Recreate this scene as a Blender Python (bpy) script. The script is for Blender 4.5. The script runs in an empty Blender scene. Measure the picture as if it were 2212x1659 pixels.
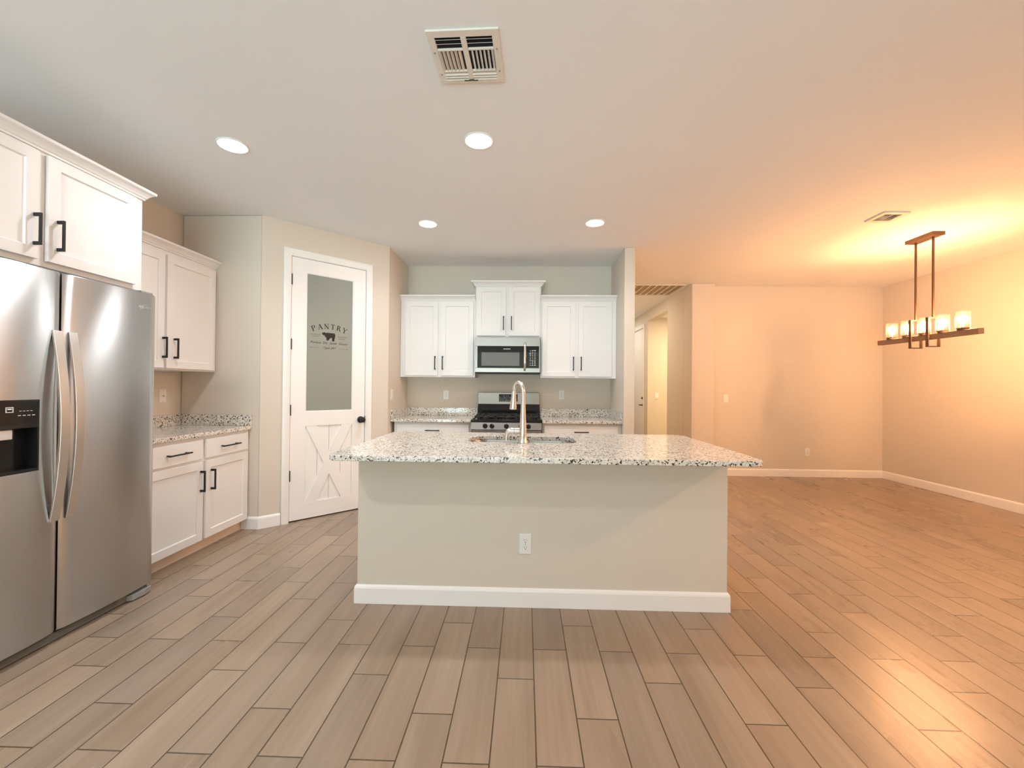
import bpy, bmesh, math, random
from mathutils import Vector, Matrix
random.seed(7)
S = bpy.context.scene
COL = S.collection
PI = math.pi

# ------------------------------------------------------------------ camera
F_PX, YAW, PITCH, ROLL = 922.143, 0.03108, 0.00656, 0.00914
cam_data = bpy.data.cameras.new('camera')
cam_data.sensor_fit = 'HORIZONTAL'
cam_data.sensor_width = 36.0
cam_data.lens = F_PX / 2212.0 * 36.0
cam_data.clip_start = 0.05
cam_data.clip_end = 200
cam = bpy.data.objects.new('camera', cam_data)
COL.objects.link(cam)
_ry = Matrix.Rotation(YAW, 3, 'Z')
_rp = Matrix.Rotation(PITCH, 3, 'X')
_b = _ry @ _rp
_cx, _cy, _cz = _b @ Vector((1, 0, 0)), _b @ Vector((0, 1, 0)), _b @ Vector((0, 0, 1))
_right = _cx * math.cos(ROLL) + _cz * math.sin(ROLL)
_up = -_cx * math.sin(ROLL) + _cz * math.cos(ROLL)
_m = Matrix((_right, _up, -_cy)).transposed().to_4x4()
_m.translation = Vector((0, 0, 1.25))
cam.matrix_world = _m
S.camera = cam

# ------------------------------------------------------------------ colour management
S.view_settings.view_transform = 'Standard'
S.view_settings.look = 'None'
S.view_settings.exposure = 0.74
S.view_settings.gamma = 1.0
S.view_settings.use_curve_mapping = False
S.cycles.max_bounces = 12
S.cycles.diffuse_bounces = 6
S.cycles.glossy_bounces = 4
S.cycles.transparent_max_bounces = 12
S.cycles.sample_clamp_indirect = 6.0
S.cycles.use_denoising = True
S.cycles.caustics_reflective = False
S.cycles.caustics_refractive = False

# ------------------------------------------------------------------ light levels
DOWN_L = 40.0
SPOT_W = 38.0          # radiance of a recessed light's lens
DOWN_COL = (1.0, 0.985, 0.985)
BULB_L = 480.0         # radiance of a chandelier bulb
BULB_COL = (1.0, 0.47, 0.20)
SKY_L = 10.0

# ------------------------------------------------------------------ world: clear daylight
W = bpy.data.worlds.new('sky')
S.world = W
W.use_nodes = True
wn = W.node_tree
wn.nodes.clear()
_o = wn.nodes.new('ShaderNodeOutputWorld')
_bg = wn.nodes.new('ShaderNodeBackground')
_tc = wn.nodes.new('ShaderNodeTexCoord')
_sx = wn.nodes.new('ShaderNodeSeparateXYZ')
_cr = wn.nodes.new('ShaderNodeValToRGB')
_e = _cr.color_ramp.elements
_e[0].position, _e[0].color = 0.0, (0.66, 0.84, 1.0, 1)      # patio below the horizon, brightened to light the ceiling
_e[1].position, _e[1].color = 1.0, (0.10, 0.17, 0.28, 1)       # zenith
for _p, _c in ((0.490, (0.62, 0.76, 0.78, 1)), (0.505, (0.07, 0.080, 0.060, 1)), (0.60, (0.085, 0.092, 0.078, 1)), (0.625, (0.52, 0.60, 0.68, 1))):
    _q = _e.new(_p)
    _q.color = _c                                              # lawn, hedge, bright sky
_mr = wn.nodes.new('ShaderNodeMapRange')
_mr.inputs[1].default_value, _mr.inputs[2].default_value = -1.0, 1.0
wn.links.new(_tc.outputs['Generated'], _sx.inputs[0])
wn.links.new(_sx.outputs['Z'], _mr.inputs[0])
wn.links.new(_mr.outputs[0], _cr.inputs[0])
wn.links.new(_cr.outputs[0], _bg.inputs[0])
_bg.inputs[1].default_value = SKY_L
wn.links.new(_bg.outputs[0], _o.inputs[0])


def area_disk(name, loc, power, color, size=0.15):
    """An unseen ceiling light without a fixture."""
    l = bpy.data.lights.new(name, 'AREA')
    l.shape = 'DISK'
    l.size = size
    l.energy = power
    l.color = color
    o = bpy.data.objects.new(name, l)
    o.location = loc
    COL.objects.link(o)
    return o


ZC = 2.722
YREAR = -3.2
for i, (lx, ly) in enumerate([(-1.81, 0.40), (-1.2, -1.3), (0.9, -1.3), (3.0, -1.3)]):  # first is an added fill for the left floor; rest the rear row
    area_disk('unseen_room_light', (lx, ly, ZC - 0.015), (13.0, 3.5, 3.0, 4.0)[i], DOWN_COL)
area_disk('unseen_room_light', (4.1, 1.2, ZC - 0.015), 58.0, (1.0, 0.60, 0.31))  # added warm fill that brightens the right floor and ceiling
area_disk('passage_lamp', (3.4, 7.3, 2.56), 36.0, (1.0, 0.72, 0.40))
area_disk('unseen_hall_light', (1.45, 7.3, ZC - 0.015), 6.5, (1.0, 0.84, 0.62))  # added light that lifts the hall wall
area_disk('unseen_hall_light', (1.6, 9.0, ZC - 0.015), 6.0, (1.0, 0.92, 0.80))
# daylight enters at the sliding door: a portal that only guides sampling
_pl = bpy.data.lights.new('daylight_portal', 'AREA')
_pl.shape = 'RECTANGLE'
_pl.size, _pl.size_y = 3.2, 2.2
_pl.cycles.is_portal = True
_po = bpy.data.objects.new('daylight_portal', _pl)
_po.location = (-1.0, YREAR - 0.10, 1.15)
_po.rotation_euler = (PI / 2, 0, 0)   # emits towards +Y
COL.objects.link(_po)


# ------------------------------------------------------------------ material helpers
class NT:
    def __init__(self, name):
        self.m = bpy.data.materials.new(name)
        self.m.use_nodes = True
        self.t = self.m.node_tree
        self.t.nodes.clear()
        self.out = self.t.nodes.new('ShaderNodeOutputMaterial')

    def n(self, typ, **kw):
        nd = self.t.nodes.new(typ)
        for k, v in kw.items():
            setattr(nd, k, v)
        return nd

    def link(self, a, b):
        self.t.links.new(a, b)

    def setin(self, sock, v):
        if hasattr(v, 'is_output'):
            self.link(v, sock)
        else:
            if isinstance(v, tuple) and len(v) == 3 and sock.type == 'RGBA':
                v = (*v, 1)
            sock.default_value = v

    def math(self, op, a, b=None, c=None):
        nd = self.n('ShaderNodeMath', operation=op)
        self.setin(nd.inputs[0], a)
        if b is not None:
            self.setin(nd.inputs[1], b)
        if c is not None:
            self.setin(nd.inputs[2], c)
        return nd.outputs[0]

    def mix(self, fac, a, b, blend='MIX'):
        nd = self.n('ShaderNodeMix', data_type='RGBA', blend_type=blend)
        self.setin(nd.inputs[0], fac)
        self.setin(nd.inputs[6], a)
        self.setin(nd.inputs[7], b)
        return nd.outputs[2]

    def ramp(self, fac, stops, interp='LINEAR'):
        nd = self.n('ShaderNodeValToRGB')
        nd.color_ramp.interpolation = interp
        e = nd.color_ramp.elements
        while len(e) < len(stops):
            e.new(0.5)
        for el, (p, c) in zip(e, stops):
            el.position = p
            el.color = (*c, 1) if len(c) == 3 else c
        self.setin(nd.inputs[0], fac)
        return nd.outputs[0]

    def noise(self, vec, scale, detail=3, rough=0.5, dist=0.0, dim='3D'):
        nd = self.n('ShaderNodeTexNoise', noise_dimensions=dim)
        self.setin(nd.inputs['Vector'], vec)
        nd.inputs['Scale'].default_value = scale
        nd.inputs['Detail'].default_value = detail
        nd.inputs['Roughness'].default_value = rough
        nd.inputs['Distortion'].default_value = dist
        return nd.outputs[0]

    def objco(self):
        return self.n('ShaderNodeTexCoord').outputs['Object']

    def vscale(self, vec, s):
        nd = self.n('ShaderNodeVectorMath', operation='MULTIPLY')
        self.setin(nd.inputs[0], vec)
        nd.inputs[1].default_value = s
        return nd.outputs[0]

    def bump(self, h, strength=0.1, dist=0.01):
        nd = self.n('ShaderNodeBump')
        nd.inputs['Strength'].default_value = strength
        nd.inputs['Distance'].default_value = dist
        self.setin(nd.inputs['Height'], h)
        return nd.outputs[0]

    def principled(self, **kw):
        nd = self.n('ShaderNodeBsdfPrincipled')
        for k, v in kw.items():
            self.setin(nd.inputs[k.replace('_', ' ')], v)
        self.link(nd.outputs[0], self.out.inputs[0])
        return nd


def plain(name, col, rough=0.5, metal=0.0, var=0.03, scale=6.0, bump=0.0, bscale=200, **kw):
    """A paint / plastic / metal whose colour drifts very slightly."""
    t = NT(name)
    co = t.objco()
    f = t.noise(co, scale, 2)
    c = t.mix(f, tuple(x * (1 - var) for x in col), tuple(min(1, x * (1 + var)) for x in col))
    args = dict(Base_Color=c, Roughness=rough, Metallic=metal)
    if bump:
        args['Normal'] = t.bump(t.noise(co, bscale, 3), bump, 0.002)
    args.update(kw)
    t.principled(**args)
    return t.m


def emitter(name, col, strength):
    t = NT(name)
    e = t.n('ShaderNodeEmission')
    e.inputs[0].default_value = (*col, 1)
    e.inputs[1].default_value = strength
    t.link(e.outputs[0], t.out.inputs[0])
    return t.m


M = {}
M['wall'] = plain('beige_wall_paint', (0.69, 0.635, 0.555), 0.75, var=0.012, scale=1.5, bump=0.10, bscale=90)
M['ceiling'] = plain('ceiling_paint', (0.85, 0.865, 0.875), 0.85, var=0.012, scale=1.5, bump=0.08, bscale=70)
M['trim'] = plain('white_trim_paint', (0.90, 0.895, 0.885), 0.35, var=0.01)
M['cab'] = plain('white_cabinet_paint', (0.82, 0.815, 0.81), 0.38, var=0.01)
M['toe'] = plain('raw_wood_toe_kick', (0.84, 0.70, 0.56), 0.6, var=0.06, scale=14)
M['black'] = plain('matte_black_metal', (0.018, 0.018, 0.02), 0.42, metal=0.3, var=0.1)
M['bronze'] = plain('dark_bronze', (0.15, 0.085, 0.05), 0.45, metal=0.5, var=0.1)
M['wood_dark'] = plain('stained_bar', (0.30, 0.175, 0.10), 0.5, var=0.2, scale=30)
M['plastic_white'] = plain('white_plastic', (0.84, 0.83, 0.80), 0.3, var=0.005)
M['slot'] = plain('dark_slot', (0.05, 0.045, 0.04), 0.6)
M['void'] = plain('duct_shade', (0.012, 0.010, 0.010), 0.9)  # near-black colour standing in for shade inside the vents
M['vent'] = plain('vent_enamel', (0.76, 0.72, 0.65), 0.45, var=0.02)
M['filter'] = plain('return_filter', (0.42, 0.32, 0.20), 0.9, var=0.1, scale=20)
M['black_gloss'] = plain('black_glass', (0.010, 0.011, 0.013), 0.06, var=0.05)
M['black_enamel'] = plain('black_enamel', (0.012, 0.013, 0.015), 0.14, var=0.05)
M['iron'] = plain('cast_iron', (0.03, 0.03, 0.03), 0.55, var=0.1, bump=0.1)
M['grey_plastic'] = plain('grey_plastic', (0.30, 0.30, 0.30), 0.5)
M['grille_plastic'] = plain('grille_plastic', (0.20, 0.185, 0.17), 0.5)
M['pale_print'] = plain('pale_print', (0.75, 0.76, 0.78), 0.5)
M['window_mesh'] = plain('oven_window', (0.16, 0.16, 0.165), 0.10, var=0.03)
M['decal'] = plain('black_decal', (0.015, 0.014, 0.014), 0.6)
M['decal_fade'] = plain('thin_black_decal', (0.10, 0.10, 0.085), 0.6)
M['lens'] = emitter('lit_lens', DOWN_COL, DOWN_L)
M['bulb'] = emitter('lit_bulb', BULB_COL, BULB_L)
M['chrome'] = plain('chrome', (0.80, 0.80, 0.80), 0.12, metal=1.0, var=0.01)
M['nickel'] = plain('brushed_nickel', (0.74, 0.71, 0.67), 0.26, metal=1.0, var=0.02)
M['frosted'] = plain('frosted_glass', (0.275, 0.30, 0.275), 0.30, var=0.02, scale=2.0)


def steel(name, col, rough, aniso, axis):
    t = NT(name)
    co = t.objco()
    sc = (3.0, 3.0, 260.0) if axis == 'Z' else (260.0, 3.0, 3.0)
    f = t.noise(t.vscale(co, sc), 3.0, 2)
    c = t.mix(f, tuple(x * 0.97 for x in col), tuple(x * 1.03 for x in col))
    tan = t.n('ShaderNodeTangent', direction_type='RADIAL', axis='Z')
    t.principled(Base_Color=c, Metallic=1.0, Roughness=t.math('ADD', t.math('MULTIPLY', f, 0.02), rough - 0.01),
                 Anisotropic=aniso, Anisotropic_Rotation=0.25, Tangent=tan.outputs[0])
    return t.m


M['steel'] = steel('brushed_steel', (0.60, 0.605, 0.61), 0.31, 0.9, 'Z')
M['steel_plain'] = steel('satin_steel', (0.31, 0.275, 0.25), 0.26, 0.3, 'Z')
M['handle_steel'] = plain('handle_steel', (0.78, 0.765, 0.74), 0.30, metal=1.0, var=0.01)
M['sink_steel'] = steel('sink_steel', (0.50, 0.49, 0.48), 0.20, 0.2, 'Z')


def glass(name, tint, gloss_rough=0.03, base=0.06, haze=0.0):
    """Thin clear glass: mostly see-through, mirror-like at grazing angles."""
    t = NT(name)
    tr = t.n('ShaderNodeBsdfTransparent')
    tr.inputs[0].default_value = (*tint, 1)
    gl = t.n('ShaderNodeBsdfGlossy')
    gl.inputs['Roughness'].default_value = gloss_rough
    gl.inputs[0].default_value = (1, 1, 1, 1)
    lw = t.n('ShaderNodeLayerWeight')
    lw.inputs[0].default_value = 0.35
    f = t.math('MULTIPLY_ADD', lw.outputs['Fresnel'], 0.45, base)
    mx = t.n('ShaderNodeMixShader')
    t.link(f, mx.inputs[0])
    if haze:      # seeded glass: tiny bubbles catch the light
        tl = t.n('ShaderNodeBsdfTranslucent')
        tl.inputs[0].default_value = (0.95, 0.95, 0.95, 1)
        vo = t.n('ShaderNodeTexVoronoi', feature='F1')
        t.link(t.objco(), vo.inputs['Vector'])
        vo.inputs['Scale'].default_value = 130
        sd = t.math('MULTIPLY_ADD', t.math('LESS_THAN', vo.outputs['Distance'], 0.22), 0.015, haze)
        m0 = t.n('ShaderNodeMixShader')
        t.link(sd, m0.inputs[0])
        t.link(tr.outputs[0], m0.inputs[1])
        t.link(tl.outputs[0], m0.inputs[2])
        t.link(m0.outputs[0], mx.inputs[1])
    else:
        t.link(tr.outputs[0], mx.inputs[1])
    t.link(gl.outputs[0], mx.inputs[2])
    t.link(mx.outputs[0], t.out.inputs[0])
    return t.m


M['glass'] = glass('clear_shade_glass', (0.98, 0.98, 0.97), 0.05, 0.05, 0.004)
M['pane'] = glass('door_glass', (0.93, 0.96, 0.95), 0.0, 0.02)


def granite():
    t = NT('speckled_granite')
    co = t.objco()
    warp = t.n('ShaderNodeVectorMath', operation='ADD')
    nz = t.n('ShaderNodeTexNoise')
    t.link(co, nz.inputs['Vector'])
    nz.inputs['Scale'].default_value = 60
    t.link(co, warp.inputs[0])
    sc = t.vscale(nz.outputs['Color'], (0.012, 0.012, 0.012))
    t.link(sc, warp.inputs[1])
    v = t.n('ShaderNodeTexVoronoi', feature='F1')
    t.link(warp.outputs[0], v.inputs['Vector'])
    v.inputs['Scale'].default_value = 150
    sp = t.n('ShaderNodeSeparateColor')
    t.link(v.outputs['Color'], sp.inputs[0])
    base = t.ramp(sp.outputs[0], [(0.0, (0.80, 0.77, 0.71)), (0.45, (0.72, 0.69, 0.63)), (0.56, (0.62, 0.58, 0.52)),
                                  (0.70, (0.44, 0.41, 0.37)), (0.80, (0.62, 0.60, 0.57))], 'CONSTANT')
    v2 = t.n('ShaderNodeTexVoronoi', feature='F1')
    t.link(warp.outputs[0], v2.inputs['Vector'])
    v2.inputs['Scale'].default_value = 125
    sp2 = t.n('ShaderNodeSeparateColor')
    t.link(v2.outputs['Color'], sp2.inputs[0])
    big = t.noise(co, 22, 2)
    thr = t.math('GREATER_THAN', t.math('ADD', sp2.outputs[1], t.math('MULTIPLY', t.math('SUBTRACT', big, 0.5), 0.5)), 0.83)
    dark = t.ramp(sp2.outputs[2], [(0.0, (0.045, 0.042, 0.04)), (0.4, (0.13, 0.10, 0.07)), (0.75, (0.25, 0.21, 0.165))], 'CONSTANT')
    c = t.mix(thr, base, dark)
    t.principled(Base_Color=c, Roughness=0.10, IOR=1.55)
    return t.m


M['granite'] = granite()


def tile_floor():
    t = NT('wood_look_tile')
    co = t.objco()
    s = t.n('ShaderNodeSeparateXYZ')
    t.link(co, s.inputs[0])
    X, Y = s.outputs[0], s.outputs[1]
    PW, PX, JY = 0.15665, 0.04848, 1.41795
    Q = PW * 4
    a = t.math('DIVIDE', t.math('SUBTRACT', X, PX), PW)
    colm = t.math('FLOOR', a)
    fx = t.math('SUBTRACT', a, colm)
    m4 = t.math('FLOORED_MODULO', colm, 4.0)
    p1 = t.math('COMPARE', m4, 1.0, 0.1)
    p3 = t.math('COMPARE', m4, 3.0, 0.1)
    ph = t.math('ADD', t.math('MULTIPLY', p1, 1 / 3), t.math('MULTIPLY', p3, 2 / 3))
    b = t.math('SUBTRACT', t.math('DIVIDE', t.math('SUBTRACT', Y, JY), Q), ph)
    row = t.math('FLOOR', b)
    fy = t.math('SUBTRACT', b, row)
    dx = t.math('MULTIPLY', t.math('MINIMUM', fx, t.math('SUBTRACT', 1.0, fx)), PW)
    dy = t.math('MULTIPLY', t.math('MINIMUM', fy, t.math('SUBTRACT', 1.0, fy)), Q)
    d = t.math('MINIMUM', dx, dy)
    mr = t.n('ShaderNodeMapRange', interpolation_type='SMOOTHSTEP')
    t.link(d, mr.inputs[0])
    mr.inputs[1].default_value = 0.0016
    mr.inputs[2].default_value = 0.0034
    tile = mr.outputs[0]
    cv = t.n('ShaderNodeCombineXYZ')
    t.link(colm, cv.inputs[0])
    t.link(row, cv.inputs[1])
    wn_ = t.n('ShaderNodeTexWhiteNoise', noise_dimensions='2D')
    t.link(cv.outputs[0], wn_.inputs['Vector'])
    rnd = wn_.outputs['Value']
    off = t.n('ShaderNodeVectorMath', operation='SCALE')
    t.link(wn_.outputs['Color'], off.inputs[0])
    off.inputs['Scale'].default_value = 30.0
    gv = t.n('ShaderNodeVectorMath', operation='ADD')
    t.link(co, gv.inputs[0])
    t.link(off.outputs[0], gv.inputs[1])
    g1 = t.noise(t.vscale(gv.outputs[0], (46.0, 1.6, 1)), 1.0, 4, 0.6, 0.2)
    g2 = t.noise(t.vscale(gv.outputs[0], (7.0, 0.9, 1)), 1.0, 2, 0.5, 0.25)
    g3 = t.noise(t.vscale(gv.outputs[0], (170.0, 6.0, 1)), 1.0, 3, 0.6, 0.2)
    k = t.math('ADD', t.math('MULTIPLY', g1, 0.33), t.math('MULTIPLY', g2, 0.55))
    k = t.math('ADD', k, t.math('MULTIPLY', g3, 0.12))
    wood = t.ramp(k, [(0.28, (0.285, 0.212, 0.152)), (0.45, (0.352, 0.274, 0.205)), (0.57, (0.398, 0.318, 0.245)), (0.72, (0.455, 0.378, 0.302))])
    tint = t.ramp(rnd, [(0.0, (0.84, 0.85, 0.87)), (0.35, (0.97, 0.96, 0.94)), (0.7, (1.0, 0.97, 0.93)), (1.0, (1.07, 1.06, 1.05))])
    wood = t.mix(1.0, wood, tint, 'MULTIPLY')
    wood = t.mix(1.0, wood, (0.86, 0.83, 0.81), 'MULTIPLY')
    c = t.mix(tile, (0.085, 0.058, 0.036), wood)
    h = t.math('ADD', t.math('MULTIPLY', tile, 1.0), t.math('MULTIPLY', g1, 0.12))
    r = t.math('MULTIPLY_ADD', g2, 0.16, 0.21)
    t.principled(Base_Color=c, Roughness=r, Normal=t.bump(h, 0.45, 0.0022))
    return t.m


M['floor'] = tile_floor()


# ------------------------------------------------------------------ mesh helpers
class MB:
    """Collects shapes into one mesh."""

    def __init__(self):
        self.bm = bmesh.new()

    def face(self, vs):
        try:
            return self.bm.faces.new(vs)
        except ValueError:
            return None

    def box(self, x0, x1, y0, y1, z0, z1):
        b = self.bm
        v = [b.verts.new(p) for p in ((x0, y0, z0), (x1, y0, z0), (x1, y1, z0), (x0, y1, z0),
                                      (x0, y0, z1), (x1, y0, z1), (x1, y1, z1), (x0, y1, z1))]
        for f in ((0, 3, 2, 1), (4, 5, 6, 7), (0, 1, 5, 4), (1, 2, 6, 5), (2, 3, 7, 6), (3, 0, 4, 7)):
            b.faces.new([v[i] for i in f])
        return self

    def prism(self, pts, z0, z1):
        """pts: plan polygon, counter-clockwise."""
        b = self.bm
        lo = [b.verts.new((p[0], p[1], z0)) for p in pts]
        hi = [b.verts.new((p[0], p[1], z1)) for p in pts]
        n = len(pts)
        self.face(lo[::-1])
        self.face(hi)
        for i in range(n):
            self.face([lo[i], lo[(i + 1) % n], hi[(i + 1) % n], hi[i]])
        return self

    def extrude_poly(self, pts3, d):
        """A planar polygon (3-D points) swept along vector d."""
        b = self.bm
        a = [b.verts.new(p) for p in pts3]
        c = [b.verts.new(Vector(p) + Vector(d)) for p in pts3]
        n = len(a)
        self.face(a[::-1])
        self.face(c)
        for i in range(n):
            self.face([a[i], a[(i + 1) % n], c[(i + 1) % n], c[i]])
        return self

    def lathe(self, prof, n=32, center=(0, 0, 0), axis='Z', cap0=True, cap1=True):
        """prof: list of (radius, height)."""
        b = self.bm
        rings = []
        for r, h in prof:
            ring = []
            for i in range(n):
                a = 2 * PI * i / n
                p = (r * math.cos(a), r * math.sin(a), h)
                if axis == 'Y':
                    p = (p[0], p[2], -p[1])
                elif axis == 'X':
                    p = (p[2], p[1], -p[0])
                ring.append(b.verts.new((p[0] + center[0], p[1] + center[1], p[2] + center[2])))
            rings.append(ring)
        for k in range(len(rings) - 1):
            for i in range(n):
                j = (i + 1) % n
                self.face([rings[k][i], rings[k][j], rings[k + 1][j], rings[k + 1][i]])
        if cap0:
            self.face(rings[0][::-1])
        if cap1:
            self.face(rings[-1])
        return self

    def tube(self, path, radii, n=14, caps=True):
        """Round tube along a path with a radius per point."""
        b = self.bm
        pts = [Vector(p) for p in path]
        if not hasattr(radii, '__len__'):
            radii = [radii] * len(pts)
        ref = None
        rings = []
        for i, p in enumerate(pts):
            d = (pts[min(i + 1, len(pts) - 1)] - pts[max(i - 1, 0)]).normalized()
            if ref is None:
                ref = d.cross(Vector((0, 0, 1)))
                if ref.length < 1e-3:
                    ref = d.cross(Vector((1, 0, 0)))
            ref = (ref - d * ref.dot(d)).normalized()
            bi = d.cross(ref)
            rings.append([b.verts.new(p + (ref * math.cos(2 * PI * k / n) + bi * math.sin(2 * PI * k / n)) * radii[i]) for k in range(n)])
        for k in range(len(rings) - 1):
            for i in range(n):
                j = (i + 1) % n
                self.face([rings[k][i], rings[k][j], rings[k + 1][j], rings[k + 1][i]])
        if caps:
            self.face(rings[0][::-1])
            self.face(rings[-1])
        return self

    def sphere(self, c, r, nu=24, nv=14, sz=1.0):
        prof = [(max(1e-4, r * math.sin(PI * i / nv)), -r * sz * math.cos(PI * i / nv)) for i in range(nv + 1)]
        return self.lathe(prof, nu, c)

    def sweep(self, path, prof, closed_prof=True):
        """Moulding: prof = [(out, up)] swept along plan path with mitres; out is to the right of travel."""
        b = self.bm
        P = [Vector((p[0], p[1], 0)) for p in path]
        z0 = path[0][2] if len(path[0]) > 2 else 0.0
        rings = []
        for i, p in enumerate(P):
            def nrm(u):
                return Vector((u.y, -u.x, 0)).normalized()
            if i == 0:
                m = nrm(P[1] - P[0])
            elif i == len(P) - 1:
                m = nrm(P[-1] - P[-2])
            else:
                a, c = nrm(P[i] - P[i - 1]), nrm(P[i + 1] - P[i])
                m = (a + c) / (1 + a.dot(c))
            rings.append([b.verts.new((p.x + m.x * o, p.y + m.y * o, z0 + u)) for o, u in prof])
        n = len(prof)
        for k in range(len(rings) - 1):
            for i in range(n):
                j = (i + 1) % n
                self.face([rings[k][i], rings[k][j], rings[k + 1][j], rings[k + 1][i]])
        self.face(rings[0][::-1])
        self.face(rings[-1])
        return self

    def shaker(self, x0, x1, z0, z1, y0, y1, rail=0.056, deep=0.009):
        """Frame-and-panel door: front at y0 (room side), back at y1."""
        b = self.bm

        def ring(i, y):
            return [b.verts.new(p) for p in ((x0 + i, y, z0 + i), (x1 - i, y, z0 + i), (x1 - i, y, z1 - i), (x0 + i, y, z1 - i))]
        bk, fo, fi, dp = ring(0, y1), ring(0, y0), ring(rail, y0), ring(rail + 0.003, y0 + deep)
        for A, B in ((bk, fo), (fo, fi), (fi, dp)):
            for i in range(4):
                j = (i + 1) % 4
                self.face([A[i], A[j], B[j], B[i]])
        self.face(dp)
        self.face(bk[::-1])
        return self

    def build(self, name, mat, parent=None, bevel=0.0, smooth=False, seg=2):
        bm = self.bm
        bmesh.ops.recalc_face_normals(bm, faces=bm.faces)
        me = bpy.data.meshes.new(name)
        bm.to_mesh(me)
        bm.free()
        me.materials.append(mat)
        o = bpy.data.objects.new(name, me)
        COL.objects.link(o)
        if parent is not None:
            o.parent = parent
        if smooth:
            for p in me.polygons:
                p.use_smooth = True
            try:
                me.set_sharp_from_angle(angle=math.radians(40))
            except Exception:
                pass
        if bevel:
            md = o.modifiers.new('bevel', 'BEVEL')
            md.width = bevel
            md.segments = seg
            md.limit_method = 'ANGLE'
            md.angle_limit = math.radians(40)
            md.harden_normals = True
        return o


def thing(name, label, cat, loc=(0, 0, 0), rz=0.0, group=None):
    o = bpy.data.objects.new(name, None)
    o.empty_display_size = 0.1
    COL.objects.link(o)
    o.location = loc
    o.rotation_euler = (0, 0, rz)
    o['label'] = label
    o['category'] = cat
    if group:
        o['group'] = group
    return o


def tag(o, label, cat, group=None):
    o['label'] = label
    o['category'] = cat
    if group:
        o['group'] = group
    return o


def struct(o, label=None):
    o['kind'] = 'structure'
    if label:
        o['label'] = label
    return o


def copy_tree(root, loc, label, rz=None):
    """A copy of a thing with copies of its parts and sub-parts."""
    r = root.copy()
    COL.objects.link(r)
    r.location = loc
    if rz is not None:
        r.rotation_euler = (0, 0, rz)
    r['label'] = label
    for ch in list(root.children):
        c = ch.copy()
        COL.objects.link(c)
        c.parent = r
        for g in list(ch.children):
            d = g.copy()
            COL.objects.link(d)
            d.parent = c
    return r


def text_mesh(name, body, size, mat, parent, loc, rot, extrude=0.0006, shear=0.0, align='CENTER', space=1.0, width=None):
    cu = bpy.data.curves.new(name, 'FONT')
    cu.body = body
    cu.size = size
    cu.extrude = extrude
    cu.shear = shear
    cu.align_x = align
    cu.space_character = space
    tmp = bpy.data.objects.new(name + '_tmp', cu)
    COL.objects.link(tmp)
    bpy.context.view_layer.update()
    me = bpy.data.meshes.new_from_object(tmp.evaluated_get(bpy.context.evaluated_depsgraph_get()))
    bpy.data.objects.remove(tmp)
    me.name = name
    me.materials.clear()
    me.materials.append(mat)
    if width:
        xs = [v.co.x for v in me.vertices]
        k = width / (max(xs) - min(xs))
        for v in me.vertices:
            v.co.x *= k
    o = bpy.data.objects.new(name, me)
    COL.objects.link(o)
    o.parent = parent
    o.location = loc
    o.rotation_euler = rot
    return o


# ------------------------------------------------------------------ the room
XL, YR = -3.0, 3.6275                    # left wall, return wall of the fridge alcove
PA, PB = (-2.296, 3.6275), (-1.451, 4.4777)   # ends of the diagonal pantry wall
YK = 5.21                                # kitchen back wall
XW, XW2, YW = 1.032, 1.143, 4.506        # wing wall right of the range
XH, YH, XH2 = 2.322, 6.043, 2.64         # hall wall and its end
YD, XR = 6.24, 5.086                     # dining wall, right wall
TW = 0.115

struct(MB().box(-3.2, 5.3, YREAR - 0.2, 10.2, -0.1, 0.0).build('floor', M['floor']))
struct(MB().box(-3.2, 5.3, YREAR - 0.2, 10.2, ZC, ZC + 0.1).build('ceiling', M['ceiling']))
struct(MB().box(XL - TW, XL, YREAR, YK + TW, 0, ZC).build('wall_left', M['wall']))

# pantry walls: mitred corners
_t = (Vector((*PB, 0)) - Vector((*PA, 0)))
DL = _t.length
_t.normalize()
_nin = Vector((-_t.y, _t.x, 0))          # away from the kitchen
DANG = math.atan2(_t.y, _t.x)


def mit(p, n1, n2):
    m = (n1 + n2) / (1 + n1.dot(n2)) * TW
    return (p[0] + m.x, p[1] + m.y)


A2 = mit(PA, Vector((0, 1, 0)), _nin)
B2 = mit(PB, _nin, Vector((-1, 0, 0)))
struct(MB().prism([(XL, YR), PA, A2, (XL, YR + TW)], 0, ZC).build('wall_alcove', M['wall'], bevel=0.012, seg=3))


def dpt(s, d=0.0):
    return (PA[0] + _t.x * s + _nin.x * d, PA[1] + _t.y * s + _nin.y * d)


S0, S1, ZD = 0.232, 0.957, 2.432          # rough opening of the pantry door
w = MB()
w.prism([PA, dpt(S0), dpt(S0, TW), A2], 0, ZC)
w.prism([dpt(S1), PB, B2, dpt(S1, TW)], 0, ZC)
w.prism([dpt(S0), dpt(S1), dpt(S1, TW), dpt(S0, TW)], ZD, ZC)
struct(w.build('wall_pantry', M['wall']))
struct(MB().prism([PB, (PB[0], YK), (PB[0] - TW, YK), B2], 0, ZC).build('wall_pantry_side', M['wall']))
struct(MB().box(XL, XW2, YK, YK + TW, 0, ZC).build('wall_back', M['wall']))
struct(MB().box(XW, XW2, YW, YK, 0, ZC).build('wall_wing', M['wall'], bevel=0.008, seg=3))
struct(MB().box(XW, XW2, YK + TW, 10.0, 0, ZC).build('wall_hall_left', M['wall']))
struct(MB().box(XW, XH + TW, 10.0, 10.115, 0, ZC).build('wall_hall_end', M['wall']))
struct(MB().box(XH, XH2, YH, YD + TW, 0, ZC).build('wall_hall_corner', M['wall'], bevel=0.012, seg=3))
OY0, OY1, OZ = 7.07, 8.18, 2.53
DY0, DY1, DZ = 8.46, 9.28, 2.44
w = MB()
w.box(XH, XH + TW, YD + TW, OY0, 0, ZC)
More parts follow.
